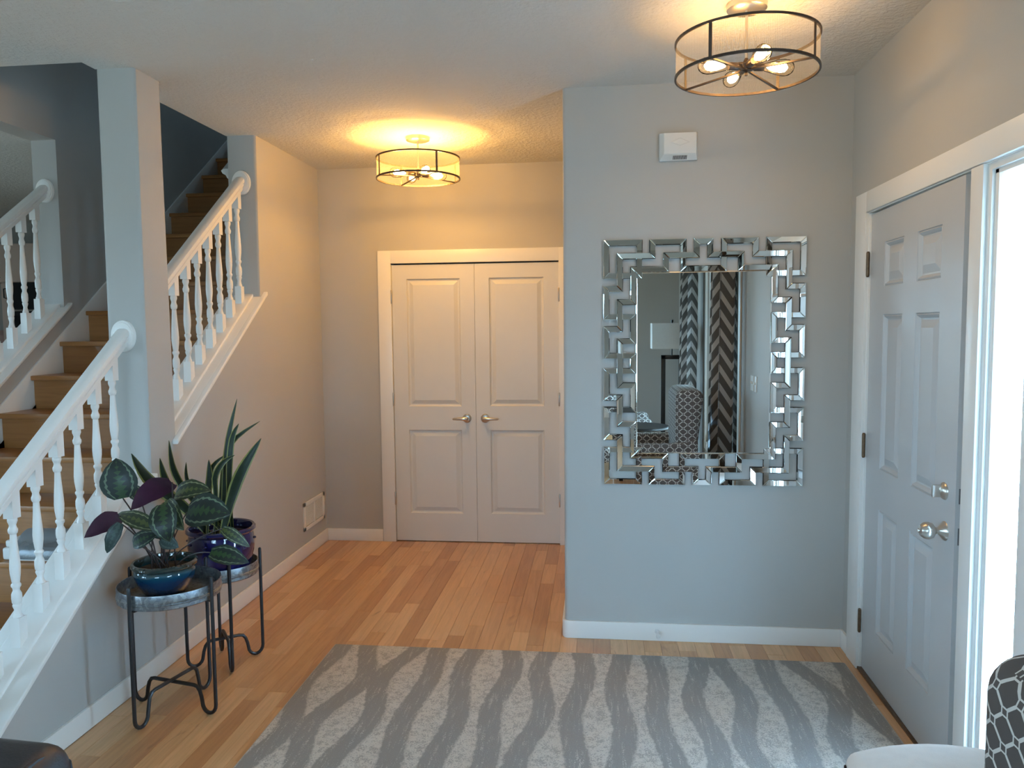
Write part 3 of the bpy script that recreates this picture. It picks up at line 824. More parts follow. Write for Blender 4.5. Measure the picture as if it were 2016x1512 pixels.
# ------------------------------------------------------------------ wall mirror with fretwork frame
MX0, MZ1, MW, MH = .027, 2.0, .96, 1.205
mir = thing('wall_mirror', (MX0 + MW / 2, YE, MZ1 - MH), 'large rectangular mirror with a Greek key openwork border of mirrored glass bars', 'mirror')
BWD = .0295
def strips(path, dep, closed):
    """path in (a across, d down) metres from the frame's corner"""
    n = len(path); segs = n if closed else n - 1
    for i in range(segs):
        p, q = Vector(path[i]), Vector(path[(i + 1) % n])
        d = (q - p).normalized(); nr = Vector((-d.y, d.x)); hw = BWD / 2
        def turn(a, b_, c):
            return (b_ - a).x * (c - b_).y - (b_ - a).y * (c - b_).x
        def end(pt, prev_dir, at_start):
            if prev_dir is None: return (pt + nr * hw, pt - nr * hw)
            # mitre
            n2 = Vector((-prev_dir.y, prev_dir.x)); mtr = (nr + n2)
            return (pt + mtr * hw, pt - mtr * hw)
        pd = (p - Vector(path[(i - 1) % n])).normalized() if (closed or i > 0) else None
        nd = (Vector(path[(i + 2) % n]) - q).normalized() if (closed or i < segs - 1) else None
        a, b_ = end(p, pd, True); c, e = end(q, nd, False)
        quad = [a, b_, e, c]
        cen = sum(quad, Vector((0, 0))) / 4
        dd = dep + (.004 if (levelmid(p, q)) else 0)
        tilt = random.uniform(-.0011, .0011); tilt2 = random.uniform(-.0005, .0005)
        def P3(v, depth): return (MX0 + v.x, YE - depth, MZ1 - v.y)
        def inset(k, dist):
            # inset the quad towards its centre line
            out = []
            for j in range(4):
                v, pv, nx = quad[j], quad[j - 1], quad[(j + 1) % 4]
                e1 = (v - pv).normalized(); e2 = (nx - v).normalized()
                n1 = Vector((-e1.y, e1.x)); n3 = Vector((-e2.y, e2.x))
                if (cen - v).dot(n1) < 0: n1 = -n1
                if (cen - v).dot(n3) < 0: n3 = -n3
                den = 1 + n1.dot(n3)
                out.append(v + (n1 + n3) * (dist / max(den, .25)))
            return out
        top = inset(0, .0028)
        h0, h1, h2 = .003, dd + .012, dd + .0155
        sgn = [(v - cen).dot(nr) for v in top]; al = [(v - cen).dot(d) for v in top]
        r0 = [P3(v, h0) for v in quad]; r1 = [P3(v, h1) for v in quad]
        r2 = [P3(v, h2 + tilt * (s_ / hw) + tilt2 * (a_ / max(.03, abs(al[0])))) for v, s_, a_ in zip(top, sgn, al)]
        mb = MB(); mb.loft([r0, r1]); mb.f.pop()
        k = len(mb.v); mb.v += r2
        base_ = 4
        for j in range(4): mb.f.append((base_ + j, base_ + (j + 1) % 4, k + (j + 1) % 4, k + j))
        mb.f.append((k, k + 1, k + 2, k + 3))
        o = mb.build('mirror_strip', ['mirror', 'mirror_back'], mir)
        for pl in o.data.polygons:
            if abs(pl.normal.y) < .2: pl.material_index = 1
L0, L1, L2 = .015, .080, .145
def levelmid(p, q):
    for lv in (L1,):
        for v in (p, q): pass
        if abs(p.x - q.x) < 1e-6 and (abs(p.x - L1) < 1e-6 or abs(p.x - (MW - L1)) < 1e-6): return True
        if abs(p.y - q.y) < 1e-6 and (abs(p.y - L1) < 1e-6 or abs(p.y - (MH - L1)) < 1e-6): return True
    return False
fx = lambda v: MW - v
fz = lambda v: MH - v
def quadpath(side, top):
    """side: levels/positions going up the left half-height; top: along the half-width"""
    tl = side + top
    tr = [(fx(a), b_) for a, b_ in reversed(tl)]
    br = [(fx(a), fz(b_)) for a, b_ in tl]
    bl_ = [(a, fz(b_)) for a, b_ in reversed(tl)]
    full = tl + tr + br + bl_
    out = []
    for p in full:
        if not out or (Vector(p) - Vector(out[-1])).length > 1e-5: out.append(p)
    if (Vector(out[0]) - Vector(out[-1])).length < 1e-5: out.pop()
    # drop collinear points
    res = []
    for i, p in enumerate(out):
        a, c = Vector(out[i - 1]), Vector(out[(i + 1) % len(out)]); v = Vector(p)
        if abs((v - a).x * (c - v).y - (v - a).y * (c - v).x) > 1e-9: res.append(p)
    return res
m1 = quadpath([(L1, .494), (L2, .494), (L2, .3735), (L0, .3735), (L0, .2367), (L1, .2367), (L1, L1)], [(.2367, L1), (.2367, L0), (.384, L0), (.384, L2)])
m2 = quadpath([(L2, .565), (L0, .565), (L0, .4335), (L1, .4335), (L1, .302), (L2, .302), (L2, L2)], [(.303, L2), (.303, L1), (.448, L1), (.448, L0)])
strips(m1, 0.0, True); strips(m2, 0.0006, True)
for (a0, b0) in ((0, 0), (1, 0), (0, 1), (1, 1)):
    q = [(.015, .015), (.1737, .015), (.1737, .1737), (.015, .1737)]
    q = [((fx(a) if a0 else a), (fz(b_) if b0 else b_)) for a, b_ in q]
    strips(q, 0.0002, True)
mb = MB(); i0 = .158
pa = [(i0, i0), (MW - i0, i0), (MW - i0, MH - i0), (i0, MH - i0)]
pin = [(i0 + .006, i0 + .006), (MW - i0 - .006, i0 + .006), (MW - i0 - .006, MH - i0 - .006), (i0 + .006, MH - i0 - .006)]
mb.loft([[(MX0 + a, YE - .002, MZ1 - d_) for a, d_ in pa], [(MX0 + a, YE - .010, MZ1 - d_) for a, d_ in pa], [(MX0 + a, YE - .013, MZ1 - d_) for a, d_ in pin]])
mb.build('mirror_pane', 'mirror', mir)

# ------------------------------------------------------------------ small things on the walls
ch = thing('door_chime', (.383, YE, 2.37), 'white rectangular door chime box high on the wall above the mirror', 'door chime')
b = MB().loft([[(.294, YE, 2.368), (.472, YE, 2.368), (.472, YE, 2.496), (.294, YE, 2.496)], [(.294, YE - .020, 2.368), (.472, YE - .020, 2.368), (.472, YE - .020, 2.496), (.294, YE - .020, 2.496)], [(.312, YE - .048, 2.392), (.464, YE - .048, 2.392), (.464, YE - .048, 2.492), (.312, YE - .048, 2.492)]])
b.build('case', 'plastic', ch, bevel=.002)
MB().box(.314, .462, YE - .052, YE - .047, 2.394, 2.490).build('front_panel', 'plastic', ch, bevel=.0015)
dm = MB()
for sc, dp in ((1, 0),):
    dm.loft([[(.388 + a * 1.0, YE - .052, 2.446 + c) for a, c in ((-.048, 0), (0, -.016), (.048, 0), (0, .022))], [(.388 + a * .8, YE - .0545, 2.446 + c * .8) for a, c in ((-.048, 0), (0, -.016), (.048, 0), (0, .022))]])
dm.build('diamond_relief', 'plastic', ch)
for i in range(12):
    xx = .356 + i * .0056
    MB().loft([[(xx, YE - .0285, 2.3735), (xx + .003, YE - .0285, 2.3735), (xx + .003, YE - .0250, 2.3715), (xx, YE - .0250, 2.3715)], [(xx + .001, YE - .0425, 2.3860), (xx + .004, YE - .0425, 2.3860), (xx + .004, YE - .038, 2.385), (xx + .001, YE - .038, 2.385)]]).build('vent_slot', 'black_plastic', ch)
ve = thing('air_vent', (XL, 5.25, .18), 'white louvred return air vent low on the stair wall', 'vent')
b = MB(); y0, y1, z0, z1 = 5.055, 5.458, .183, .38
for q in ((y0, y0 + .032, z0, z1), (y1 - .032, y1, z0, z1), (y0, y1, z0, z0 + .026), (y0, y1, z1 - .026, z1), ((y0 + y1) / 2 - .006, (y0 + y1) / 2 + .006, z0, z1)):
    b.box(XL, XL + .009, *q)
b.build('frame', 'white', ve, bevel=.0015)
MB().box(XL, XL + .001, y0 + .02, y1 - .02, z0 + .02, z1 - .02).build('backing', 'dark', ve)  # shade behind the slats, painted as a dark sheet
for i in range(16):
    zz = z0 + .031 + i * .0088
    MB().loft([[(XL + .001, yy, zz + .004), (XL + .002, yy, zz + .0052), (XL + .0075, yy, zz + .0012), (XL + .0065, yy, zz)] for yy in (y0 + .03, y1 - .03)]).build('slat', 'white', ve)
ds = thing('door_stop', (.293, YE - T, .044), 'small white door stop on the baseboard under the mirror', 'door stop')
MB().lathe([(.012, 0), (.012, -.004), (.006, -.008), (.0055, -.055)], 14, (.293, YE - T, .05), 'y').build('post', 'plastic', ds, smooth=True)
MB().lathe([(.0055, -.054), (.010, -.056), (.011, -.068), (.008, -.072), (0, -.073)], 14, (.293, YE - T, .05), 'y').build('rubber_tip', 'plastic', ds, smooth=True)

# ------------------------------------------------------------------ rug
rg = thing('area_rug', ((RUG[0] + RUG[1]) / 2, 2.4, 0), 'grey and cream rug with wavy stripes on the maple floor', 'rug')
MB().box(RUG[0], RUG[1], RUG[2], RUG[3], .0008, .011).build('pile', 'rug', rg, bevel=.003, origin=(0, RUG[3], 0))
for q in ((RUG[0] - .004, RUG[0] + .008, RUG[2], RUG[3]), (RUG[1] - .008, RUG[1] + .004, RUG[2], RUG[3])):
    MB().box(*q, .0008, .009).build('binding', 'rug_edge', rg, bevel=.002)

# ------------------------------------------------------------------ plant stands
def stand(cx, cy, ang, ru, zrim, rtray, ktop, label):
    t = thing('plant_stand', (cx, cy, 0), label, 'plant stand')
    w = .0078
    for k in range(2):
        a = ang + k * math.pi / 2
        c, s_ = math.cos(a), math.sin(a)
        rl = ru + .034; pts2 = []
        zc = .115 + .012 * k
        half = [(rl, ktop - .005), (rl, .30), (rl, .075)]
        for q in range(0, 181, 20): half.append((ru + .034 * math.cos(R(q)), w + .04 - .04 * math.sin(R(q)) if q not in (0, 180) else w + .04))
        half += [(ru - .038, .07), (ru - .046, zc - .02), (ru - .058, zc - .004), (ru - .075, zc)]
        path = half + [(-r_, z) for r_, z in reversed(half)]
        MB().tube([(cx + r_ * c, cy + r_ * s_, z) for r_, z in path], w, 10).build('wire_legs', 'black_iron', t, smooth=True)
        for sg in (1, -1):
            px, py = cx + sg * rl * c, cy + sg * rl * s_
            MB().lathe([(0, ktop + .008), (.005, ktop + .006), (.0075, ktop), (.0065, ktop - .008), (.006, ktop - .014)], 12, (px, py, 0)).build('finial', 'black_iron', t, smooth=True)
            MB().tube([(px, py, zrim - .064), (px - sg * .03 * c, py - sg * .03 * s_, zrim - .066), (cx, cy, zrim - .067)], .005, 8).build('support_bar', 'black_iron', t, smooth=True)
    zb_ = zrim - .061
    b = MB().lathe([(0.0, zb_), (rtray - .004, zb_), (rtray, zb_ + .004), (rtray, zb_ + .018), (rtray + .003, zb_ + .021), (rtray, zb_ + .024), (rtray + .003, zb_ + .027), (rtray, zb_ + .030), (rtray + .001, zrim - .003), (rtray, zrim), (rtray - .003, zrim), (rtray - .004, zrim - .004), (rtray - .005, zb_ + .006), (0.0, zb_ + .004)], 56, (cx, cy, 0), caps=False)
    b.build('tray', 'galv', t, smooth=True)
    return zb_ + .004
SA = (-1.768, 2.958); SB = (-1.770, 3.415)
za = stand(*SA, R(-13), .178, .548, .200, .578, 'taller galvanised tray stand on black wire legs holding the teal pot')
zb2 = stand(*SB, R(36), .137, .488, .160, .522, 'smaller galvanised tray stand on black wire legs holding the cobalt pot')

def pot(name, x, y, z, prof, mat, label):
    t = thing(name, (x, y, z), label, 'plant pot')
    o = MB().lathe(prof, 48, (0, 0, 0), caps=False).build('pot', mat, None, smooth=True); o.parent = t
    return t
PA = (-1.795, 2.972); PB = (-1.765, 3.40)
profA = [(.0, .0), (.072, .0), (.080, .004), (.100, .035), (.116, .07), (.122, .092), (.121, .104), (.116, .110), (.124, .114), (.130, .122), (.130, .130), (.125, .137), (.117, .136), (.113, .122), (.112, .10), (0, .10)]
profB = [(.0, .0), (.105, .0), (.112, .004), (.130, .05), (.146, .11), (.150, .15), (.146, .185), (.143, .20), (.150, .206), (.157, .215), (.156, .225), (.150, .231), (.141, .228), (.136, .21), (.134, .185), (0, .185)]
pa_ = pot('calathea_plant', *PA, za + .001, profA, 'pot_teal', 'calathea with patterned and purple leaves in a glazed teal pot')
pa_['category'] = 'potted plant'
pb_ = pot('snake_plant', *PB, zb2 + .001, profB, 'pot_blue', 'tall snake plant in a round cobalt blue pot')
pb_['category'] = 'potted plant'
o = MB().lathe([(0, .102), (.06, .106), (.112, .101)], 32, caps=False).build('soil', 'soil', None, smooth=True); o.parent = pa_
o = MB().lathe([(0, .188), (.07, .192), (.134, .186)], 32, caps=False).build('soil', 'soil', None, smooth=True); o.parent = pb_
for i in range(10):
    a = 2 * math.pi * i / 10 + .3
    o = MB().lathe([(0, -.006), (.005, -.004), (.007, 0), (.005, .004), (0, .006)], 8, (.151 * math.cos(a), .151 * math.sin(a), .168)).build('stud', 'pot_blue', None, smooth=True); o.parent = pb_

def blade(name, spine, widths, nrm, mats, parent, cup=.0, nx=6, under=True, wave=0.0):
    """leaf along a spine of points, widths per point, facing nrm; top and underside are separate skins"""
    spine = [Vector(p) for p in spine]; n = len(spine)
    pl = parent.location; rows = []; seedp = random.random() * 6
    for i, p in enumerate(spine):
        d = (spine[min(i + 1, n - 1)] - spine[max(i - 1, 0)]).normalized()
        nn = nrm[i] if isinstance(nrm, list) else nrm
        nn = (Vector(nn) - d * Vector(nn).dot(d)).normalized(); w = d.cross(nn)
        row = []
        for k in range(nx + 1):
            s_ = -1 + 2 * k / nx
            off = widths[i] * s_
            lift = cup * widths[i] * s_ * s_ + wave * math.sin(seedp + i * 1.9 + k * .9) * abs(s_) * .5
            row.append(p + w * off + nn * lift - pl)
        rows.append((row, nn))
    vs = [tuple(v) for row, nn in rows for v in row]; fs = []; mi = []
    uvv = [(-1 + 2 * k / nx, i / (n - 1)) for i in range(n) for k in range(nx + 1)]
    N = nx + 1
    for i in range(n - 1):
        for k in range(nx): fs.append((i * N + k, i * N + k + 1, (i + 1) * N + k + 1, (i + 1) * N + k)); mi.append(0)
    k0 = len(vs)
    vs += [tuple(v - nn * .0012) for row, nn in rows for v in row]; uvv += uvv[:]
    for i in range(n - 1):
        for k in range(nx): fs.append((k0 + i * N + k, k0 + (i + 1) * N + k, k0 + (i + 1) * N + k + 1, k0 + i * N + k + 1)); mi.append(1)
    me = bpy.data.meshes.new(name); me.from_pydata(vs, [], fs)
    for q in mats: me.materials.append(M[q])
    uvl = me.uv_layers.new(name='UVMap').data
    for p in me.polygons:
        p.use_smooth = True; p.material_index = mi[p.index]
        for li in p.loop_indices: uvl[li].uv = uvv[me.loops[li].vertex_index]
    o = bpy.data.objects.new(name, me); col.objects.link(o); o.parent = parent
    return o
def bez(a, b_, c, n):
    a, b_, c = Vector(a), Vector(b_), Vector(c)
    return [a * (1 - t_) ** 2 + b_ * 2 * t_ * (1 - t_) + c * t_ * t_ for t_ in [i / (n - 1) for i in range(n)]]
def calathea(base, tip, wpx, face, mat, yb, yt, arch=.02, stem=True):
    """leaf from base to tip (measured image points at depths yb, yt); face = direction its patterned side looks"""
    A, B = at(*base, yb), at(*tip, yt); fv = Vector(face)
    wd = wpx / F * 3.0 / 2 * 1.18
    mid_ = (A + B) / 2 + fv.normalized() * arch
    sp = bez(A, mid_ * 2 - (A + B) / 2, B, 11)
    ws = [wd * max(.02, math.sin(math.pi * min(1, (t_ * .93 + .07)) ** .82) ** .75 if t_ < 1 else .02) for t_ in [i / 10 for i in range(11)]]
    blade('leaf', sp, ws, fv, [mat, 'leaf_under'], pa_, cup=.12, wave=.005)
    if stem:
        root = Vector((PA[0] + random.uniform(-.04, .04), PA[1] + random.uniform(-.04, .04), za + .10))
        cp = root * .55 + A * .45 + Vector((0, 0, .05)); pts_ = bez(root, cp, A, 9)
        MB().tube([tuple(p) for p in pts_], .0028, 6).build('stem', 'stem', pa_, smooth=True)
calathea((242, 981), (228, 902), 62, (.35, -1, .25), 'leaf_dark', 2.93, 2.95, .015)
calathea((339, 950), (258, 1004), 44, (-.25, .8, .55), 'leaf_dark', 2.84, 2.84, .03)
calathea((236, 1016), (166, 1059), 36, (.0, .9, .5), 'leaf_dark', 2.82, 2.80, .02)
calathea((237, 1030), (211, 1089), 24, (.2, -1, .2), 'leaf_blue', 2.80, 2.78, .015)
calathea((303, 1038), (232, 1012), 30, (.1, -.8, .6), 'leaf_olive', 2.80, 2.84, .02)
calathea((322, 992), (334, 1067), 46, (.2, -1, .25), 'leaf_dark', 2.76, 2.72, .03)
calathea((327, 986), (362, 1044), 36, (.1, -1, .3), 'leaf_olive', 2.80, 2.76, .03)
calathea((345, 974), (416, 966), 38, (.1, -.75, .65), 'leaf_olive', 2.92, 2.93, .03)
calathea((369, 1008), (454, 1012), 62, (.05, -.8, .6), 'leaf_dark', 2.84, 2.84, .025)
calathea((438, 1041), (492, 1077), 22, (.0, -.8, .6), 'leaf_olive', 2.90, 2.92, .015)
calathea((414, 1088), (490, 1108), 36, (.1, -.7, .7), 'leaf_dark', 2.86, 2.88, .015)
calathea((276, 982), (262, 955), 26, (.1, -.9, .3), 'leaf_olive', 3.02, 3.04, .01)
calathea((262, 1072), (312, 1050), 30, (.0, -.9, .4), 'leaf_dark', 2.84, 2.86, .015)
calathea((318, 1060), (352, 1078), 26, (.1, -.9, .4), 'leaf_blue', 2.86, 2.84, .012)
calathea((300, 1020), (325, 1062), 34, (-.1, -.9, .3), 'leaf_blue', 2.93, 2.90, .012)
def snake(px, ys_, wmax, face=(.2, -1, .1), root=None):
    pts_ = [at(u, v, yy) for (u, v), yy in zip(px, ys_)]
    pts_ = [Vector((max(p.x, XL + .055), p.y, p.z)) for p in pts_]
    root = Vector((PB[0] + random.uniform(-.06, .06), PB[1] + random.uniform(-.06, .06), zb2 + .185)) if root is None else root
    ctl = [root] + pts_
    sp = []; n = 14
    for i in range(n):
        t_ = i / (n - 1) * (len(ctl) - 1); k = min(int(t_), len(ctl) - 2); f_ = t_ - k
        p0, p1, p2, p3 = ctl[max(k - 1, 0)], ctl[k], ctl[k + 1], ctl[min(k + 2, len(ctl) - 1)]
        sp.append(.5 * ((2 * p1) + (p2 - p0) * f_ + (2 * p0 - 5 * p1 + 4 * p2 - p3) * f_ ** 2 + (3 * p1 - p0 - 3 * p2 + p3) * f_ ** 3))
    wd = wmax / F * 3.45 / 2
    ws = [wd * max(.04, (.45 + .55 * min(1, t_ * 2.2)) * (1 - max(0, (t_ - .62) / .38) ** 1.6)) for t_ in [i / (n - 1) for i in range(n)]]
    blade('blade', sp, ws, Vector(face), ['snake', 'snake'], pb_, cup=.25, nx=6)
snake([(441, 980), (448, 873), (466.6, 785)], (3.40, 3.40, 3.42), 12)
snake([(451, 960), (456, 870), (470, 834)], (3.38, 3.38, 3.38), 13)
snake([(434, 985), (444, 900), (464, 863), (512, 829)], (3.42, 3.42, 3.42, 3.44), 12)
snake([(455, 985), (477, 926), (514, 863)], (3.36, 3.36, 3.38), 24)
snake([(425, 975), (424, 938), (440, 910), (462, 896)], (3.35, 3.34, 3.33, 3.33), 13)
snake([(414, 960), (418, 920), (444, 895)], (3.46, 3.46, 3.46), 10)
snake([(412, 975), (413, 940), (411, 905)], (3.44, 3.44, 3.44), 15)
snake([(380, 985), (353, 948), (333, 915), (323, 867)], (3.40, 3.38, 3.36, 3.34), 15)
snake([(350, 985), (318, 945), (304.6, 902)], (3.36, 3.30, 3.26), 17)
snake([(366, 1001), (291, 946), (232, 893)], (3.34, 3.18, 3.05), 26)
snake([(385, 975), (368, 943), (363, 910)], (3.48, 3.48, 3.48), 9)

# ------------------------------------------------------------------ upholstery
def softbox(x0, x1, y0, y1, z0, z1, r, seg=4):
    bm = bmesh.new(); bmesh.ops.create_cube(bm, size=1)
    for v in bm.verts: v.co = Vector(((x0 + x1) / 2 + v.co.x * (x1 - x0), (y0 + y1) / 2 + v.co.y * (y1 - y0), (z0 + z1) / 2 + v.co.z * (z1 - z0)))
    bmesh.ops.bevel(bm, geom=list(bm.edges), offset=r, segments=seg, profile=.5, affect='EDGES')
    return bm
def bmobj(bm, name, mat, parent, smooth=True, sub=0):
    me = bpy.data.meshes.new(name); bmesh.ops.recalc_face_normals(bm, faces=bm.faces); bm.to_mesh(me); bm.free()
    me.materials.append(M[mat])
    for p in me.polygons: p.use_smooth = smooth
    o = bpy.data.objects.new(name, me); col.objects.link(o)
    if parent: o.parent = parent
    return o
def armchair(loc, rotz, label):
    """faces -x in its own frame; origin on the floor at the middle"""
    t = thing('armchair', loc, label, 'armchair'); t.rotation_euler = (0, 0, rotz)
    bm = softbox(-.33, .30, -.27, .27, .16, .34, .03); o = bmobj(bm, 'seat_base', 'trellis', t); uvcube(o)
    bm = softbox(-.36, .22, -.265, .265, .335, .47, .05); o = bmobj(bm, 'seat_cushion', 'trellis', t); uvcube(o)
    # reclined back, thicker and rounded at the top
    bm = softbox(.12, .27, -.36, .36, .20, 1.07, .07, 6)
    bmesh.ops.subdivide_edges(bm, edges=[e for e in bm.edges if abs(e.verts[0].co.z - e.verts[1].co.z) > .3], cuts=6)
    for v in bm.verts:
        k = max(0, v.co.z - .3); v.co.x += .11 * k if v.co.x > .195 else 0
        if v.co.z > .9: v.co.z -= .02 * (v.co.y / .34) ** 2
    o = bmobj(bm, 'backrest', 'trellis', t); uvcube(o)
    for s_ in (-1, 1):
        bm = softbox(-.36, .30, s_ * .33 - .065, s_ * .33 + .065, .16, .62, .05, 5)
        bmesh.ops.subdivide_edges(bm, edges=[e for e in bm.edges if abs(e.verts[0].co.x - e.verts[1].co.x) > .3], cuts=6)
        for v in bm.verts:
            if v.co.z > .4: v.co.z += .06 * max(0, (v.co.x - .05) / .25) ** 2 - .02 * max(0, -v.co.x)
        o = bmobj(bm, 'arm', 'trellis', t); uvcube(o)
        for xx in (-.30, .27):
            b = MB().loft([[(xx + a * .028, s_ * .29 + c * .028, .165) for a, c in ((-1, -1), (1, -1), (1, 1), (-1, 1))], [(xx + a * .016, s_ * .29 + c * .016, .0) for a, c in ((-1, -1), (1, -1), (1, 1), (-1, 1))]])
            o = b.build('leg', 'dark_wood', None); o.parent = t
    return t
armchair((.505, .98, 0), 0, 'trellis patterned armchair with its back to the window, beside the white ottoman')
armchair((.20, -.75, 0), R(180), 'trellis patterned armchair across the round side table, beside the black floor lamp')

ot = thing('ottoman', (.86, 1.82, 0), 'white upholstered ottoman with dark nailhead trim beside the armchair', 'ottoman')
OX0, OX1, OY0, OY1, OZ = .612, 1.10, 1.68, 1.955, .508
bm = softbox(OX0, OX1, OY0, OY1, .15, OZ, .03, 4)
bmesh.ops.subdivide_edges(bm, edges=[e for e in bm.edges if e.calc_length() > .15], cuts=8, use_grid_fill=True)
for v in bm.verts:
    u = (v.co.x - (OX0 + OX1) / 2) / ((OX1 - OX0) / 2); w_ = (v.co.y - (OY0 + OY1) / 2) / ((OY1 - OY0) / 2)
    if v.co.z > .35: v.co.z += .028 * (1 - u * u) * (1 - .5 * w_ * w_)
    if w_ > .5: v.co.y += .055 * (1 - u * u) * (w_ - .5) * 2
o = bmobj(bm, 'cushion', 'velvet_white', ot); o.location = -ot.location
nm = None
for row, zz in enumerate((.480, .461)):
    for i in range(15):
        yy = OY0 + .03 + i * .0155 + row * .010
        b = MB().lathe([(.0045, 0), (.0062, -.001), (.005, -.0035), (.002, -.005), (0, -.0052)], 8, (OX0 + .0005, yy, zz), 'x')
        b.build('nailhead', 'nail', ot, smooth=True)
for xx in (OX0 + .05, OX1 - .05):
    for yy in (OY0 + .05, OY1 - .05):
        MB().loft([[(xx + a * .016, yy + c * .016, .0115) for a, c in ((-1, -1), (1, -1), (1, 1), (-1, 1))], [(xx + a * .025, yy + c * .025, .155) for a, c in ((-1, -1), (1, -1), (1, 1), (-1, 1))]]).build('leg', 'dark_wood', ot)

lo_ = thing('leather_sofa', (-1.72, 1.2, 0), 'black leather sofa arm with piped edge beside the stair wall', 'sofa')
SX0, SX1, SY0, SY1, SZ = -2.3, -1.225, .55, 1.645, .622
bm = softbox(SX0, SX1, SY0, SY1, .04, SZ, .06, 6)
bmesh.ops.subdivide_edges(bm, edges=[e for e in bm.edges if e.calc_length() > .3], cuts=6, use_grid_fill=True)
for v in bm.verts:
    u = (v.co.x - (SX0 + SX1) / 2) / ((SX1 - SX0) / 2)
    if v.co.z > .4: v.co.z += .018 * (1 - u * u)
o = bmobj(bm, 'arm_body', 'leather', lo_); o.location = -lo_.location
pp = [(SX1 - .035, SY0 + .05, SZ - .006), (SX1 - .035, SY1 - .10, SZ - .006), (SX1 - .03, SY1 - .045, SZ - .018), (SX1 - .02, SY1 - .018, SZ - .055), (SX1 - .016, SY1 - .012, SZ - .12), (SX1 - .014, SY1 - .012, .1)]
MB().tube(pp, .006, 8).build('piping', 'piping', lo_, smooth=True)
for xx in (SX0 + .1, SX1 - .1):
    for yy in (SY0 + .1, SY1 - .1): MB().lathe([(.02, 0), (.028, .05)], 12, (xx, yy, 0)).build('foot', 'dark_wood', lo_, smooth=True)

# ------------------------------------------------------------------ what the mirror shows: curtains, lamp, table, switches
def curtain(y0, y1, label, amp, npl, skew=0.0):
    t = thing('curtain', (XR - .10, (y0 + y1) / 2, .03), label, 'curtain')
    n = 120; rows = 2; xs = []
    vs, uvs, fs = [], [], []; u = 0; last = None
    for i in range(n + 1):
        f_ = i / n; yy = y0 + (y1 - y0) * f_
        xx = XR - .145 - amp * math.sin(f_ * npl * 2 * math.pi + .6) - .08 * amp * math.sin(f_ * npl * 4 * math.pi)
        if last: u += math.hypot(xx - last[0], yy - last[1])
        last = (xx, yy)
        for z in (.03, 2.48):
            k = 1 + skew * (2.48 - z)
            vs.append((xx + (.0 if z > 1 else -.02), (y0 + y1) / 2 + (yy - (y0 + y1) / 2) * k, z)); uvs.append((u, z))
    for i in range(n): fs.append((2 * i, 2 * i + 2, 2 * i + 3, 2 * i + 1))
    me = bpy.data.meshes.new('curtain_panel'); me.from_pydata([tuple(Vector(v) - t.location) for v in vs], [], fs)
    l = me.uv_layers.new(name='UVMap').data
    for p in me.polygons:
        p.use_smooth = True
        for li in p.loop_indices: l[li].uv = uvs[me.loops[li].vertex_index]
    me.materials.append(M['chevron']); o = bpy.data.objects.new('curtain_panel', me); col.objects.link(o); o.parent = t
    md = o.modifiers.new('thickness', 'SOLIDIFY'); md.thickness = .003
    for i in range(npl * 2):
        yy = y0 + (y1 - y0) * (i + .5) / (npl * 2)
        MB().lathe([(.022, -.003), (.022, .003), (.018, .003), (.018, -.003), (.022, -.003)], 20, (XR - .145, yy, 2.50), 'y', caps=False).build('ring', 'dark_bronze', t, smooth=True)
curtain(.93, 1.17, 'grey and white chevron curtain hanging beside the light switches, as seen in the mirror', .085, 2, .05)
curtain(-1.55, -1.15, 'grey and white chevron curtain hanging beside the floor lamp, as seen in the mirror', .08, 2, .03)
cr = thing('curtain_rod', (XR - .1, -.3, 2.5), 'dark curtain rod above the living room window', 'curtain rod')
MB().tube([(XR - .145, -1.9, 2.50), (XR - .145, 1.2, 2.50)], .011, 10).build('rod', 'dark_bronze', cr, smooth=True)
for yy in (-1.9, 1.2): MB().lathe([(0, -.03), (.018, -.02), (.024, 0), (.018, .02), (0, .03)], 14, (XR - .145, yy, 2.50), 'y').build('finial', 'dark_bronze', cr, smooth=True)
for yy in (-1.8, 1.12): MB().box(XR - .145, XR, yy - .008, yy + .008, 2.49, 2.506).build('bracket', 'dark_bronze', cr)
for yy, w_, nm_, lb in ((1.665, .072, 1, 'single white light switch plate beside the sidelight casing, as seen in the mirror'), (1.535, .115, 2, 'double white light switch plate beside the curtain, as seen in the mirror')):
    t = thing('light_switch', (XR, yy, 1.13), lb, 'light switch')
    MB().box(XR - .006, XR, yy - w_ / 2, yy + w_ / 2, 1.072, 1.19).build('plate', 'plastic', t, bevel=.002)
    for k in range(nm_):
        c = yy + (k - (nm_ - 1) / 2) * .046
        MB().box(XR - .016, XR - .006, c - .005, c + .005, 1.125, 1.145).build('toggle', 'plastic', t, bevel=.002)
fl_ = thing('floor_lamp', (.90, -1.95, 0), 'black open-frame floor lamp with a white box shade, as seen in the mirror', 'lamp')
lx, ly = .90, -1.95
MB().box(lx - .16, lx + .16, ly - .14, ly + .14, 0, .025).build('base', 'dark_wood', fl_, bevel=.004)
b = MB()
for sx_ in (-1, 1): b.box(lx + sx_ * .105 - .026, lx + sx_ * .105 + .026, ly - .025, ly + .025, .025, 1.22)
b.box(lx - .131, lx + .131, ly - .025, ly + .025, 1.17, 1.22)
b.build('frame', 'dark_wood', fl_, bevel=.003)
MB().lathe([(.008, 1.22), (.008, 1.62)], 10, (lx, ly, 0)).build('stem', 'dark_wood', fl_, smooth=True)
MB().lathe([(0, 1.65), (.014, 1.65), (.014, 1.62), (0, 1.62)], 10, (lx, ly, 0)).build('finial', 'dark_wood', fl_, smooth=True)
b = MB(); q0 = (.25, .16)
b.loft([[(lx + a * q0[0], ly + c * q0[1], z) for a, c in ((-1, -1), (1, -1), (1, 1), (-1, 1))] for z in (1.30, 1.61)], True, False)
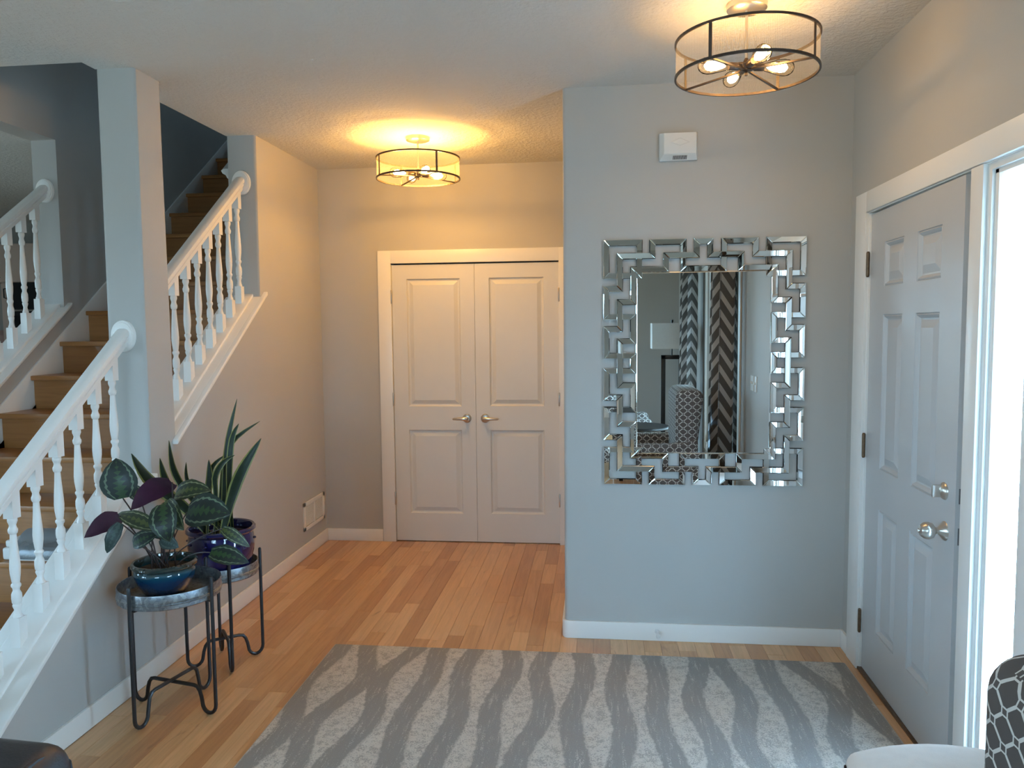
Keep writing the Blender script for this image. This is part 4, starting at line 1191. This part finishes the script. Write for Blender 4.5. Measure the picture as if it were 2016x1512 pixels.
so = b.build('lamp_shade', 'shade_white', fl_); md = so.modifiers.new('thickness', 'SOLIDIFY'); md.thickness = .004
rt_ = thing('side_table', (.42, .05, 0), 'round dark side table between the two armchairs, as seen in the mirror', 'table')
MB().lathe([(0, .575), (.26, .575), (.27, .585), (.27, .60), (.262, .606), (0, .606)], 40, (.42, .05, 0)).build('table_top', 'dark_wood', rt_, smooth=True)
MB().lathe([(.16, 0), (.15, .02), (.03, .05), (.025, .3), (.03, .575)], 24, (.42, .05, 0)).build('pedestal', 'dark_wood', rt_, smooth=True)

# ------------------------------------------------------------------ kitchen seen between the far balusters
kx = -6.1
def cabinet(x0, x1, z0, z1, ndoor, label, y=7.35):
    t = thing('kitchen_cabinet', ((x0 + x1) / 2, y, z0), label, 'cabinet')
    MB().box(x0, x1, y, 7.66, z0, z1).build('body', 'cab', t, bevel=.003)
    w_ = (x1 - x0) / ndoor
    for i in range(ndoor):
        a, c = x0 + i * w_ + .006, x0 + (i + 1) * w_ - .006
        d = MB().box(a, c, y - .02, y, z0 + .006, z1 - .006).build('door', 'cab', t, bevel=.003)
        if (c - a) > .2:
            MB().box(a + .06, c - .06, y - .024, y - .02, z0 + .07, z1 - .07).build('panel', 'cab', t, bevel=.003)
        hx = c - .035 if i % 2 == 0 else a + .035
        hzz = z0 + .05 if z0 > 1.2 else z1 - .16
        MB().tube([(hx, y - .02, hzz), (hx, y - .05, hzz + .005), (hx, y - .05, hzz + .095), (hx, y - .02, hzz + .1)], .006, 6).build('handle', 'black_iron', t, smooth=True)
    return t
cabinet(-6.62, -5.62, 2.09, 2.48, 2, 'pale upper kitchen cabinet with two dark bar handles above the oven tower')
cabinet(-6.08, -5.98, 0, 2.085, 1, 'narrow pale upright cabinet panel beside the black oven')
cabinet(-7.0, -6.09, 0, .9, 2, 'pale lower kitchen cabinet under the grey backsplash')
ov = thing('wall_oven', (-5.75, 7.35, 1.2), 'black built-in oven under the upper kitchen cabinet', 'oven')
MB().box(-5.97, -5.5, 7.36, 7.69, 1.0, 2.085).build('case', 'black_plastic', ov, bevel=.004)
MB().box(-5.95, -5.52, 7.345, 7.36, 1.1, 1.75).build('glass_door', 'glass_black', ov, bevel=.004)
MB().tube([(-5.93, 7.345, 1.80), (-5.93, 7.30, 1.80), (-5.54, 7.30, 1.80), (-5.54, 7.345, 1.80)], .01, 8).build('handle', 'satin', ov, smooth=True)
cp = thing('canister', (-6.25, 7.5, .9), 'pink canister with a black base on the kitchen counter', 'canister')
MB().lathe([(0, .9), (.085, .9), (.085, 1.38), (0, 1.38)], 24, (-6.25, 7.5, 0)).build('base', 'black_plastic', cp, smooth=True)
t = NT('pink_enamel'); t.base(t.ramp(t.noise(t.co(), 8), [(.3, (.55, .36, .31)), (.7, (.58, .39, .34))])); t.set(rough=.4); M['pink'] = t.m
MB().lathe([(0, 1.381), (.10, 1.381), (.105, 1.55), (.06, 1.60), (0, 1.60)], 24, (-6.25, 7.5, 0)).build('body', 'pink', cp, smooth=True)

# ------------------------------------------------------------------ things left on the stairs
k = 3; ty = 2.554 + RUN * (k - 1); tz = RISE * k
tb = thing('plastic_tub', (-2.52, ty + .12, tz), 'clear domed plastic tub with a white end cap on a stair tread', 'tub')
cx, cy = -2.45, ty + .13
rings = []
for i in range(9):
    a = math.pi * i / 8
    rings.append([(cx + xx, cy - .10 * math.cos(a), tz + .003 + .10 * math.sin(a)) for xx in (-.16, .16)])
mb = MB()
def arch(x0, x1, ry, rz, th):
    out = [(ry * -math.cos(math.pi * i / 14), rz * math.sin(math.pi * i / 14)) for i in range(15)]
    inn = [((ry - th) * -math.cos(math.pi * i / 14), (rz - th) * math.sin(math.pi * i / 14)) for i in range(14, -1, -1)]
    return MB().prism([(cy + a, tz + .004 + c) for a, c in out + inn], 'x', x0, x1)
arch(cx - .13, cx + .16, .095, .115, .003).build('dome', 'clear_plastic', tb, smooth=True)
MB().box(cx - .14, cx + .165, cy - .10, cy + .10, tz + .0005, tz + .004).build('base', 'plastic', tb, bevel=.001)
MB().box(cx - .185, cx - .13, cy - .10, cy + .09, tz + .0005, tz + .055).build('end_cap', 'plastic', tb, bevel=.012, bseg=3)
MB().box(cx - .180, cx - .13, cy - .085, cy + .07, tz + .055, tz + .085).build('lid', 'plastic', tb, bevel=.010, bseg=3)
